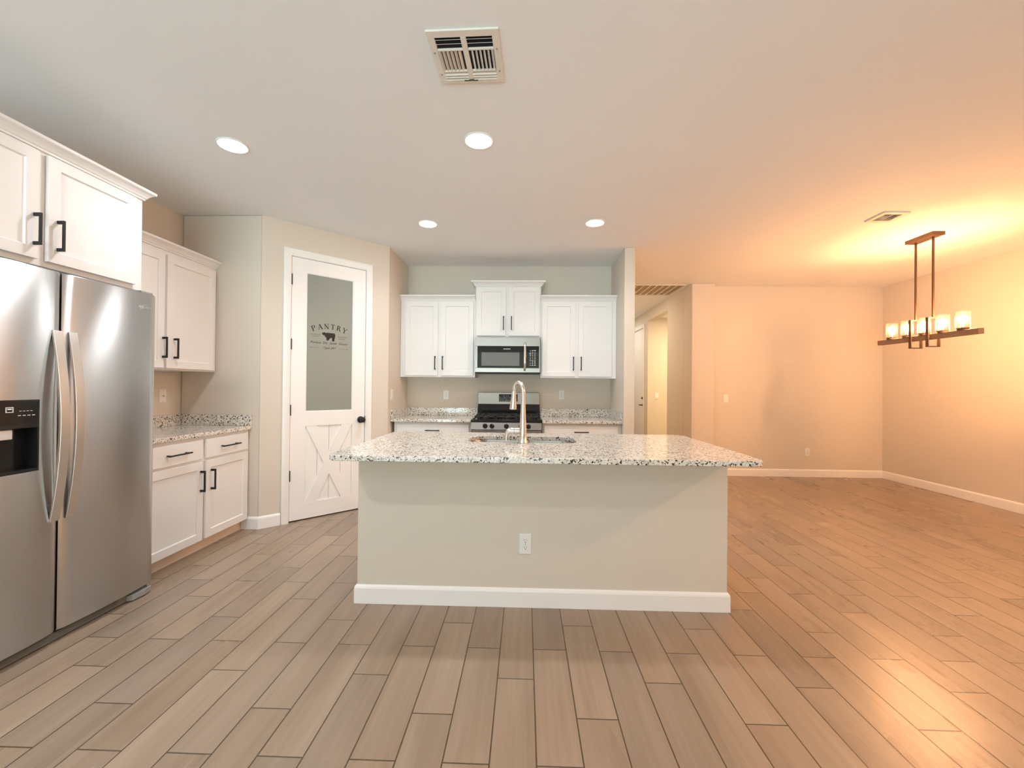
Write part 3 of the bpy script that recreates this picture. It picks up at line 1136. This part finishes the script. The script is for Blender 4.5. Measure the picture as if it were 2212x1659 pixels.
# ------------------------------------------------------------------ over-the-range microwave (front at y=0 facing -y)
mw = thing('microwave_oven', 'stainless and black microwave mounted above the gas range', 'microwave', (-0.570, 4.805, 1.400), 0)
MWW = 0.735
MB().box(0.001, MWW - 0.001, 0.030, 0.395, 0.012, 0.405).build('body', M['black_enamel'], mw)
MB().box(0.0, MWW, 0.010, 0.395, 0.002, 0.0118).build('underside_vent', M['iron'], mw)
st = MB()
st.box(0.0, MWW, 0.0, 0.0295, 0.308, 0.408)      # top band
st.box(0.0, MWW, 0.0, 0.0295, 0.0125, 0.062)     # bottom band
st.box(0.0, 0.028, 0.0, 0.0295, 0.0625, 0.3075)
st.box(MWW - 0.014, MWW, 0.0, 0.0295, 0.0625, 0.3075)
mdo = st.build('steel_front', M['steel_plain'], mw, bevel=0.002)
gl_ = MB().box(0.0285, 0.575, 0.001, 0.0295, 0.0625, 0.3075).build('door_glass', M['black_gloss'], mw, bevel=0.0015)
MB().box(0.073, 0.502, -0.0004, 0.0008, 0.086, 0.237).build('window', M['window_mesh'], gl_)
lg = MB()
for i in range(10):
    lg.box(0.322 + i * 0.0078, 0.3275 + i * 0.0078, -0.0005, 0.0009, 0.272, 0.280)
lg.build('wordmark', M['pale_print'], gl_)
cp = MB().box(0.5755, MWW - 0.0145, 0.001, 0.0295, 0.0625, 0.3075).build('control_panel', M['black_gloss'], mw, bevel=0.0015)
kp = MB()
rr = random.Random(5)
for r in range(10):
    for c in range(3):
        z = 0.090 + r * 0.0185
        x = 0.612 + c * 0.026
        wd = rr.choice((0.010, 0.014, 0.018))
        kp.box(x - wd / 2 + 0.012, x + wd / 2 + 0.012, -0.0002, 0.0009, z, z + (0.004 if rr.random() < .5 else 0.007))
kp.build('keypad_print', M['pale_print'], cp)
hb = MB()
hp = [(0.563, 0.002, 0.348), (0.563, -0.022, 0.345), (0.563, -0.036, 0.325), (0.563, -0.044, 0.27), (0.563, -0.047, 0.20), (0.563, -0.044, 0.12), (0.563, -0.036, 0.06), (0.563, -0.022, 0.038), (0.563, 0.002, 0.034)]
hb.tube(hp, [0.009, 0.011, 0.013, 0.014, 0.014, 0.014, 0.013, 0.011, 0.009], 16)
hb.build('handle', M['chrome'], mw, smooth=True)

# ------------------------------------------------------------------ gas range
gr_ = thing('gas_range', 'stainless and black gas range between the base cabinets', 'range', (-0.574, 4.520, 0), 0)
RW = 0.752
MB().box(0.002, RW - 0.002, 0.05, 0.668, 0.03, 0.868).build('body', M['black_enamel'], gr_)
ct = MB().box(0.0, RW, 0.022, 0.620, 0.8685, 0.893)
ct.box(0.0, 0.012, 0.03, 0.620, 0.8932, 0.901).box(RW - 0.012, RW, 0.03, 0.620, 0.8932, 0.901).box(0.0, RW, 0.022, 0.034, 0.8932, 0.899)
ct.build('cooktop', M['black_enamel'], gr_, bevel=0.003)
cpn = MB().extrude_poly([(0, 0.0, 0.792), (0, 0.0495, 0.792), (0, 0.0495, 0.868), (0, 0.018, 0.868)], (RW, 0, 0)).build('control_panel', M['steel_plain'], gr_, bevel=0.002)
for kx in (0.151, 0.224, 0.378, 0.535, 0.611):
    kn = MB().lathe([(0.026, 0.0), (0.026, -0.008), (0.021, -0.012), (0.020, -0.030), (0.016, -0.034), (0.002, -0.034)], 24, (kx, 0.010, 0.832), 'Y')
    kn.box(kx - 0.004, kx + 0.004, -0.030, -0.020, 0.814, 0.850)
    kn.build('knob', M['black_enamel'], cpn, smooth=True)
od = MB().box(0.003, RW - 0.003, 0.0, 0.049, 0.21, 0.787).build('oven_door', M['steel_plain'], gr_, bevel=0.004)
MB().box(0.12, RW - 0.12, -0.002, 0.0, 0.34, 0.62).build('window', M['black_gloss'], od)
oh = MB().tube([(0.06, -0.045, 0.735), (RW - 0.06, -0.045, 0.735)], 0.012, 16)
for hx in (0.09, RW - 0.09):
    oh.box(hx - 0.010, hx + 0.010, -0.045, 0.0, 0.726, 0.744)
oh.build('handle', M['steel_plain'], od, smooth=True)
MB().box(0.003, RW - 0.003, 0.004, 0.049, 0.045, 0.203).build('bottom_drawer', M['steel_plain'], gr_, bevel=0.004)
for hx in (0.05, RW - 0.05):
    for hy in (0.10, 0.60):
        MB().lathe([(0.018, 0.0), (0.018, 0.0295)], 14, (hx, hy, 0)).build('foot', M['slot'], gr_)
bg = MB().extrude_poly([(0, 0.625, 0.8935), (0, 0.655, 0.90), (0, 0.668, 0.8935)], (RW, 0, 0))
bgp = MB()
bgp.extrude_poly([(0.004, 0.614, 0.900), (0.004, 0.668, 0.900), (0.004, 0.668, 1.030), (0.004, 0.632, 1.030), (0.004, 0.614, 0.985)], (RW - 0.008, 0, 0))
bgo = bgp.build('backguard', M['black_gloss'], gr_, bevel=0.003)
bs = MB().extrude_poly([(0.004, 0.622, 1.0385), (0.004, 0.668, 1.0385), (0.004, 0.668, 1.180), (0.004, 0.634, 1.180)], (RW - 0.008, 0, 0))
bs.build('backguard_panel', M['steel_plain'], gr_, bevel=0.004)
MB().box(0.004, RW - 0.004, 0.630, 0.668, 1.0302, 1.0383).build('backguard_seam', M['slot'], gr_)
dsp = MB().extrude_poly([(0.258, 0.6215, 1.072), (0.258, 0.640, 1.072), (0.258, 0.640, 1.160), (0.258, 0.6288, 1.160)], (0.226, 0, 0)).build('display', M['black_gloss'], gr_, bevel=0.002)
dpp = MB()
rr = random.Random(8)
for i in range(9):
    for j in range(4):
        if rr.random() < 0.75:
            zz = 1.084 + j * 0.018
            dpp.box(0.268 + i * 0.0235, 0.268 + i * 0.0235 + rr.uniform(0.006, 0.014), 0.6165 + (zz - 1.072) * 0.083, 0.6245 + (zz - 1.072) * 0.083, zz, zz + 0.004)
dpp.build('display_print', M['pale_print'], dsp)
for gi in range(3):
    gx = 0.030 + gi * 0.232
    gm = MB()
    b0, b1, c0, c1_ = gx, gx + 0.226, 0.060, 0.585
    for (a, b_, c, d_) in ((b0, b1, c0, c0 + 0.012), (b0, b1, c1_ - 0.012, c1_), (b0, b0 + 0.012, c0, c1_), (b1 - 0.012, b1, c0, c1_), (b0, b1, 0.316, 0.328)):
        gm.box(a, b_, c, d_, 0.922, 0.934)
    for fx in (0.33, 0.67):
        xx = b0 + (b1 - b0) * fx
        gm.box(xx - 0.005, xx + 0.005, c0, c1_, 0.922, 0.936)
    for xx in (b0 + 0.006, (b0 + b1) / 2, b1 - 0.006):
        for yy_ in (c0 + 0.006, 0.322, c1_ - 0.006):
            gm.box(xx - 0.005, xx + 0.005, yy_ - 0.005, yy_ + 0.005, 0.8935, 0.923)
    gm.build('burner_grate', M['iron'], gr_, bevel=0.0015)
for bx, by in ((0.143, 0.19), (0.143, 0.46), (0.376, 0.322), (0.609, 0.19), (0.609, 0.46)):
    MB().lathe([(0.045, 0.8932), (0.045, 0.902), (0.032, 0.906), (0.032, 0.914), (0.028, 0.917)], 24, (bx, by, 0)).build('burner', M['iron'], gr_, smooth=True)

# ------------------------------------------------------------------ island
IX0, IX1, IYF, IYB = -0.958, 1.142, 2.437, 3.255
isl = thing('kitchen_island', 'beige painted island base with white baseboard', 'kitchen island', ((IX0 + IX1) / 2, (IYF + IYB) / 2, 0))
shifted(isl, lambda m: m.box(IX0, IX1, IYF, IYF + 0.12, 0, 0.861), 'front_panel', M['wall'], 0.004)
shifted(isl, lambda m: m.box(IX0, IX0 + 0.09, IYF + 0.1202, IYB, 0, 0.861), 'side_panel', M['wall'], 0.004)
shifted(isl, lambda m: m.box(IX1 - 0.09, IX1, IYF + 0.1202, IYB, 0, 0.861), 'side_panel', M['wall'], 0.004)
shifted(isl, lambda m: m.box(IX0 + 0.0902, IX1 - 0.0902, IYB - 0.03, IYB, 0.1, 0.861), 'cabinet_front', M['cab'])
shifted(isl, lambda m: m.sweep([(IX0, IYB - 0.02, 0), (IX0, IYF, 0), (IX1, IYF, 0), (IX1, IYB - 0.02, 0)], BB), 'baseboard', M['trim'], 0.0015)


def rrect(x0, x1, y0, y1, r, n=8):
    """Rounded rectangle, counter-clockwise; r = radii (front-left, front-right, back-right, back-left)."""
    pts = []
    for (cx_, cy_, rad, a0) in ((x0, y0, r[0], PI), (x1, y0, r[1], 1.5 * PI), (x1, y1, r[2], 0), (x0, y1, r[3], 0.5 * PI)):
        ox = cx_ + (rad if cx_ == x0 else -rad)
        oy = cy_ + (rad if cy_ == y0 else -rad)
        for i in range(n + 1):
            a = a0 + 0.5 * PI * i / n
            pts.append((ox + rad * math.cos(a), oy + rad * math.sin(a)))
    return pts


SX0, SX1, SY0, SY1 = -0.372, 0.338, 2.748, 3.098
itop = thing('island_countertop', 'wide speckled granite slab with rounded corners on the island', 'countertop', ((IX0 + IX1) / 2, 2.73, CB))
m = MB()
outer = rrect(-1.016, 1.202, 2.152, 3.312, (0.055, 0.055, 0.075, 0.075))
inner = rrect(SX0, SX1, SY0, SY1, (0.06, 0.06, 0.11, 0.11))
b = m.bm
ox_, oy_, oz_ = itop.location
ring = {}
for tagk, pts, z in (('ot', outer, CT), ('it', inner, CT), ('ob', outer, CB + 0.0005), ('ib', inner, CB + 0.0005)):
    ring[tagk] = [b.verts.new((p[0] - ox_, p[1] - oy_, z - oz_)) for p in pts]
n_ = len(outer)
for i in range(n_):
    j = (i + 1) % n_
    m.face([ring['ot'][i], ring['ot'][j], ring['it'][j], ring['it'][i]])
    m.face([ring['ob'][i], ring['ib'][i], ring['ib'][j], ring['ob'][j]])
    m.face([ring['ob'][i], ring['ob'][j], ring['ot'][j], ring['ot'][i]])
    m.face([ring['it'][i], ring['it'][j], ring['ib'][j], ring['ib'][i]])
m.build('slab', M['granite'], itop, bevel=0.004)

# ------------------------------------------------------------------ undermount sink
sk = thing('sink', 'stainless double-bowl sink set under the island countertop', 'sink', ((SX0 + SX1) / 2, (SY0 + SY1) / 2, CB))
sox, soy = sk.location[0], sk.location[1]


def bowl(x0, x1, y0, y1, r, name):
    m = MB()
    b = m.bm
    rings = []
    for ins, z in ((-0.012, -0.0008), (0.0, -0.0008), (0.003, -0.02), (0.008, -0.14), (0.020, -0.165), (0.045, -0.178)):
        pts = rrect(x0 + ins, x1 - ins, y0 + ins, y1 - ins, tuple(max(0.02, q - ins * 0.5) for q in r))
        rings.append([b.verts.new((p[0] - sox, p[1] - soy, z)) for p in pts])
    for k in range(len(rings) - 1):
        nn = len(rings[k])
        for i in range(nn):
            j = (i + 1) % nn
            m.face([rings[k][i], rings[k][j], rings[k + 1][j], rings[k + 1][i]])
    m.face(rings[-1])
    o = m.build(name, M['sink_steel'], sk, smooth=True)
    md = o.modifiers.new('thickness', 'SOLIDIFY')
    md.thickness = 0.0015
    md.offset = -1
    cxx, cyy = (x0 + x1) / 2 - sox, (y0 + y1) / 2 - soy
    MB().lathe([(0.042, -0.1775), (0.042, -0.1755), (0.030, -0.1752), (0.028, -0.1775)], 24, (cxx, cyy, 0)).build('drain', M['chrome'], o, smooth=True)
    return o


bowl(SX0 - 0.004, -0.030, SY0 - 0.004, SY1 + 0.004, (0.06, 0.03, 0.03, 0.11), 'bowl')
bowl(0.006, SX1 + 0.004, SY0 - 0.004, SY1 + 0.004, (0.03, 0.06, 0.11, 0.03), 'bowl')

# ------------------------------------------------------------------ faucet
fx_, fy_ = -0.012, 2.716
fc = thing('faucet', 'tall brushed nickel gooseneck faucet at the island sink', 'faucet', (fx_, fy_, CT + 0.0005))
MB().lathe([(0.0285, 0.0), (0.0285, 0.006), (0.026, 0.010), (0.0235, 0.06), (0.0205, 0.13), (0.0165, 0.20), (0.0145, 0.25)], 28, (0, 0, 0)).build('body', M['nickel'], fc, smooth=True)
dirx, diry = -0.50, 0.866
Rr = 0.062
zt_ = 0.322
path, rad = [(0, 0, 0.2502)], [0.0142]
path.append((0, 0, zt_))
rad.append(0.0135)
for i in range(1, 15):
    a = PI * i / 14 * 0.97
    q = Rr * (1 - math.cos(a))
    path.append((dirx * q, diry * q, zt_ + Rr * math.sin(a)))
    rad.append(0.0132)
MB().tube(path, rad, 20).build('spout', M['nickel'], fc, smooth=True)
q0 = path[-1]
hp, hr = [], []
for k_, (dz, r_h) in enumerate(((0.0, 0.0142), (-0.010, 0.0150), (-0.04, 0.0165), (-0.08, 0.0205), (-0.105, 0.0235), (-0.115, 0.0240), (-0.119, 0.0225))):
    hp.append((q0[0] + dirx * (-dz) * 0.10, q0[1] + diry * (-dz) * 0.10, q0[2] + dz - 0.0005))
    hr.append(r_h)
MB().tube(hp, hr, 24).build('spray_head', M['nickel'], fc, smooth=True)
vb = MB().tube([(-0.020, 0, 0.078), (-0.030, 0, 0.078), (-0.078, 0, 0.078)], [0.0195, 0.0205, 0.0205], 24)
vbo = vb.build('valve', M['nickel'], fc, smooth=True)
MB().tube([(-0.0555, 0, 0.078), (-0.0575, 0, 0.078)], 0.0208, 24).build('seam_ring', M['slot'], vbo)
MB().tube([(-0.0785, 0, 0.078), (-0.092, 0, 0.074), (-0.102, 0, 0.062), (-0.105, -0.002, 0.040), (-0.106, -0.006, 0.016)], [0.0195, 0.0175, 0.0120, 0.0080, 0.0062], 18).build('handle', M['nickel'], fc, smooth=True)

# ------------------------------------------------------------------ recessed ceiling lights
dl = thing('ceiling_downlight', 'lit round recessed light nearest the left cabinets', 'ceiling light', (-1.812, 2.562, ZC), 0, 'recessed ceiling lights')
MB().lathe([(0.088, -0.0005), (0.088, -0.004), (0.082, -0.008), (0.074, -0.006), (0.070, -0.0005)], 40).build('trim_ring', M['plastic_white'], dl, smooth=True)
MB().lathe([(0.0700, -0.0008), (0.0700, -0.0040), (0.050, -0.0060), (0.002, -0.0070)], 40).build('lens', M['lens'], dl)
_sp = bpy.data.lights.new('downlight_beam', 'SPOT')
_sp.energy = SPOT_W
_sp.color = DOWN_COL
_sp.spot_size = math.radians(150)
_sp.spot_blend = 1.0
_sp.shadow_soft_size = 0.06
_so = bpy.data.objects.new('downlight_beam', _sp)
COL.objects.link(_so)
_so.parent = dl
_so.location = (0, 0, -0.012)
for (x, y, lb) in ((-0.291, 2.535, 'lit round recessed light centred above the island'),
                   (-0.895, 3.833, 'lit round recessed light near the pantry door corner'),
                   (0.610, 3.823, 'lit round recessed light in front of the wing wall')):
    copy_tree(dl, (x, y, ZC), lb)

# ------------------------------------------------------------------ ceiling vents
def louvre(m, p0, p1, wd, tilt_dir, z):
    """A thin slat from p0 to p1, tilted so that one long edge hangs lower."""
    a, c = Vector((*p0, z)), Vector((*p1, z))
    d = (c - a).normalized()
    nrm = Vector((-d.y, d.x, 0)) * tilt_dir
    off = nrm * wd * 0.72 + Vector((0, 0, -wd * 0.7))
    th = Vector((0, 0, 0.0014))
    m.extrude_poly([a, c, c + th, a + th], off)


v1 = thing('ceiling_vent', 'square white air vent in the ceiling above the island front', 'vent', (-0.271, 1.888, ZC), -0.03, 'ceiling vents')
m = MB()
E = 0.153
for (a, b_, c, d_) in ((-E, E, -E, -0.118), (-E, E, 0.126, E), (-E, -0.122, -0.118, 0.126), (0.122, E, -0.118, 0.126)):
    m.box(a, b_, c, d_, -0.010, -0.0005)
m.box(-0.012, 0.012, -0.118, 0.126, -0.011, -0.002)
m.box(-0.122, -0.012, -0.056, -0.046, -0.011, -0.002).box(0.012, 0.122, -0.056, -0.046, -0.011, -0.002)
m.box(-0.122, -0.012, 0.070, 0.080, -0.011, -0.002).box(0.012, 0.122, 0.070, 0.080, -0.011, -0.002)
m.build('frame', M['vent'], v1, bevel=0.002)
MB().box(-0.121, 0.121, -0.117, 0.125, -0.0018, -0.0006).build('duct_shade_plate', M['void'], v1)  # dark plate in place of a shaded duct; the ceiling is uncut
m = MB()
for sx in (-1, 1):
    for yy_ in (-0.100, -0.078):
        louvre(m, (sx * 0.012, yy_), (sx * 0.122, yy_), 0.009, -sx, -0.004)
    for i in range(6):
        xx = sx * (0.022 + i * 0.0175)
        louvre(m, (xx, -0.046), (xx, 0.070), 0.015, -sx, -0.003)
    for yy_ in (0.086, 0.102, 0.118):
        louvre(m, (sx * 0.012, yy_), (sx * 0.122, yy_), 0.014, sx, -0.003)
m.build('louvres', M['vent'], v1)
for (sx, sy) in ((-0.137, -0.04), (0.137, -0.05), (-0.136, 0.09), (0.137, 0.08)):
    MB().lathe([(0.004, -0.0125), (0.004, -0.010)], 12, (sx, sy, 0)).build('screw', M['grey_plastic'], v1)
MB().box(-0.035, 0.03, 0.1275, 0.1300, -0.016, -0.0101).build('damper_lever', M['slot'], v1)

v2 = thing('ceiling_vent', 'small square air vent in the ceiling near the chandelier', 'vent', (3.049, 3.703, ZC), 0.0, 'ceiling vents')
m = MB()
for (a, b_, c, d_) in ((-.105, .105, -.105, -.070), (-.105, .105, .070, .105), (-.105, -.070, -.070, .070), (.070, .105, -.070, .070)):
    m.box(a, b_, c, d_, -0.012, -0.0005)
m.box(-0.004, 0.004, -0.070, 0.070, -0.012, -0.002)
m.build('frame', M['vent'], v2, bevel=0.002)
MB().box(-0.0695, 0.0695, -0.0695, 0.0695, -0.0018, -0.0006).build('duct_shade_plate', M['void'], v2)  # black sheet painted as the shade behind the louvres
m = MB()
for sx in (-1, 1):
    for i in range(2):
        louvre(m, (sx * 0.004, -0.058 + i * 0.016), (sx * 0.070, -0.058 + i * 0.016), 0.012, -sx, -0.004)
    for i in range(3):
        xx = sx * (0.016 + i * 0.017)
        louvre(m, (xx, -0.026), (xx, 0.030), 0.014, sx, -0.004)
    for i in range(3):
        louvre(m, (sx * 0.004, 0.036 + i * 0.013), (sx * 0.070, 0.036 + i * 0.013), 0.013, -sx, -0.004)
m.build('louvres', M['vent'], v2)

v3 = thing('return_air_grille', 'large white return air grille in the hallway ceiling', 'vent', (1.87, 6.455, ZC), 0.0)
m = MB()
gx, gy = 0.405, 0.345
for (a, b_, c, d_) in ((-gx, gx, -gy, -gy + 0.028), (-gx, gx, gy - 0.028, gy), (-gx, -gx + 0.028, -gy + 0.028, gy - 0.028), (gx - 0.028, gx, -gy + 0.028, gy - 0.028)):
    m.box(a, b_, c, d_, -0.012, -0.0005)
m.build('frame', M['vent'], v3, bevel=0.002)
MB().box(-gx + 0.029, gx - 0.029, -gy + 0.029, gy - 0.029, -0.0018, -0.0006).build('filter', M['filter'], v3)
m = MB()
for i in range(7):
    xx = -gx + 0.028 + (2 * gx - 0.056) * (i + 1) / 8
    m.box(xx - 0.008, xx + 0.008, -gy + 0.028, gy - 0.028, -0.012, -0.003)
m.build('grille_bar', M['vent'], v3)

# ------------------------------------------------------------------ chandelier
CX = 3.80
ch = thing('chandelier', 'dark linear chandelier with five lit bulbs in clear glass cylinders', 'chandelier', (CX, 4.19, 1.73))
oz = 1.73
MB().box(-0.025, 0.025, -0.51, 0.51, 0.0, 0.048).build('beam', M['wood_dark'], ch, bevel=0.002)
MB().box(-0.057, 0.057, -0.145, 0.145, 2.690 - oz, ZC - oz - 0.0005).build('canopy', M['bronze'], ch, bevel=0.002)
for yy_ in (-0.088, 0.090):
    rd = MB().box(-0.007, 0.007, yy_ - 0.007, yy_ + 0.007, 1.936 - oz, 2.690 - oz).build('rod', M['bronze'], ch, bevel=0.001)
    lp = MB()
    w_, zb_, zt2 = 0.048, -0.072, 0.206
    lp.box(-w_ - 0.008, -w_, yy_ - 0.014, yy_ + 0.014, zb_, zt2).box(w_, w_ + 0.008, yy_ - 0.014, yy_ + 0.014, zb_, zt2)
    lp.box(-w_, w_, yy_ - 0.014, yy_ + 0.014, zb_, zb_ + 0.008).box(-w_, w_, yy_ - 0.014, yy_ + 0.014, zt2 - 0.008, zt2)
    lp.box(-w_, -0.025, yy_ - 0.006, yy_ + 0.006, 0.018, 0.028).box(0.025, w_, yy_ - 0.006, yy_ + 0.006, 0.018, 0.028)
    lp.build('strap_frame', M['bronze'], ch, bevel=0.001)
for yy_ in (-0.055, 0.055):
    MB().lathe([(0.007, 2.684 - oz), (0.007, 2.690 - oz)], 12, (0, yy_, 0)).build('canopy_screw', M['nickel'], ch)
for i in range(5):
    yy_ = -0.36 + 0.18 * i
    sh = MB()
    sh.lathe([(0.0495, 0.066), (0.0495, 0.212), (0.0465, 0.212), (0.0465, 0.069), (0.0005, 0.069), (0.0005, 0.066)], 36, (0, yy_, 0), cap0=False, cap1=False)
    sh.build('glass_shade', M['glass'], ch, smooth=True)
    MB().lathe([(0.040, 0.0482), (0.040, 0.058), (0.044, 0.0655)], 28, (0, yy_, 0)).build('shade_holder', M['bronze'], ch, smooth=True)
    MB().lathe([(0.017, 0.0695), (0.017, 0.096), (0.0135, 0.104)], 20, (0, yy_, 0)).build('socket', M['nickel'], ch, smooth=True)
    prof = [(0.012, 0.1045), (0.0125, 0.112), (0.019, 0.122), (0.028, 0.134), (0.0315, 0.148), (0.0300, 0.161), (0.023, 0.172), (0.012, 0.178), (0.001, 0.1795)]
    MB().lathe(prof, 24, (0, yy_, 0)).build('bulb', M['bulb'], ch, smooth=True)


# ------------------------------------------------------------------ wall plates (local: plate in x-z, front towards -y)
def plate_base(r, wd=0.072, hg=0.117):
    m = MB()
    b = m.bm
    lo = [b.verts.new(p) for p in ((-wd / 2, -0.0005, -hg / 2), (wd / 2, -0.0005, -hg / 2), (wd / 2, -0.0005, hg / 2), (-wd / 2, -0.0005, hg / 2))]
    k = 0.004
    hi = [b.verts.new(p) for p in ((-wd / 2 + k, -0.006, -hg / 2 + k), (wd / 2 - k, -0.006, -hg / 2 + k), (wd / 2 - k, -0.006, hg / 2 - k), (-wd / 2 + k, -0.006, hg / 2 - k))]
    for i in range(4):
        j = (i + 1) % 4
        m.face([lo[i], lo[j], hi[j], hi[i]])
    m.face(hi)
    m.face(lo[::-1])
    return m.build('plate', M['plastic_white'], r, bevel=0.001)


def outlet(label, loc, rz, grp=None):
    r = thing('wall_outlet', label, 'outlet', loc, rz, grp)
    plate_base(r)
    for s in (-1, 1):
        m = MB()
        m.extrude_poly([(-0.017, -0.0062, s * 0.0195 - 0.010), (-0.012, -0.0062, s * 0.0195 - 0.0145), (0.012, -0.0062, s * 0.0195 - 0.0145), (0.017, -0.0062, s * 0.0195 - 0.010),
                        (0.017, -0.0062, s * 0.0195 + 0.010), (0.012, -0.0062, s * 0.0195 + 0.0145), (-0.012, -0.0062, s * 0.0195 + 0.0145), (-0.017, -0.0062, s * 0.0195 + 0.010)], (0, -0.0018, 0))
        rc = m.build('receptacle', M['plastic_white'], r)
        sl = MB()
        zc = s * 0.0195
        sl.box(-0.0075, -0.0055, -0.0084, -0.0080, zc - 0.001, zc + 0.008).box(0.0055, 0.0075, -0.0084, -0.0080, zc, zc + 0.007)
        sl.lathe([(0.0028, -0.0084), (0.0028, -0.0080)], 12, (0, 0, zc - 0.0075), 'Y')
        sl.build('slot', M['slot'], rc)
    MB().lathe([(0.003, -0.0075), (0.003, -0.006)], 12, (0, 0, 0.0), 'Y').build('screw', M['grey_plastic'], r)
    return r


def rocker(label, loc, rz, grp=None):
    r = thing('light_switch', label, 'switch', loc, rz, grp)
    plate_base(r)
    m = MB()
    m.extrude_poly([(-0.0165, -0.0062, -0.033), (-0.0165, -0.0105, -0.030), (-0.0165, -0.0072, 0.0), (-0.0165, -0.0068, 0.033), (-0.0165, -0.0062, 0.033)], (0.033, 0, 0))
    m.build('rocker', M['plastic_white'], r)
    return r


outlet('white duplex outlet low on the front of the island', (0.009, IYF, 0.357), 0)
outlet('white duplex outlet on the back wall left of the range', (-0.970, YK, 1.144), 0)
outlet('white duplex outlet on the back wall right of the range', (0.440, YK, 1.157), 0)
outlet('white duplex outlet low on the dining wall above the baseboard', (4.041, YD, 0.354), 0)
rocker('white switch on the dining wall left part at chest height', (2.886, YD, 1.107), 0)
rocker('white switch seen through the hallway opening', (2.492, OY1, 1.100), 0)
rocker('white switch on the narrow wall between pantry door and range counter', (PB[0], 4.60, 1.150), PI / 2)
cpl = thing('cable_plate', 'white blank cable plate on the left wall above the backsplash', 'wall plate', (XL, 3.441, 1.148), PI / 2)
plate_base(cpl)
for zc in (-0.048, 0.048):
    MB().lathe([(0.003, -0.0075), (0.003, -0.006)], 12, (0, 0, zc), 'Y').build('screw', M['grey_plastic'], cpl)
MB().lathe([(0.0055, -0.013), (0.0055, -0.006)], 12, (0, 0, 0), 'Y').build('jack', M['nickel'], cpl)
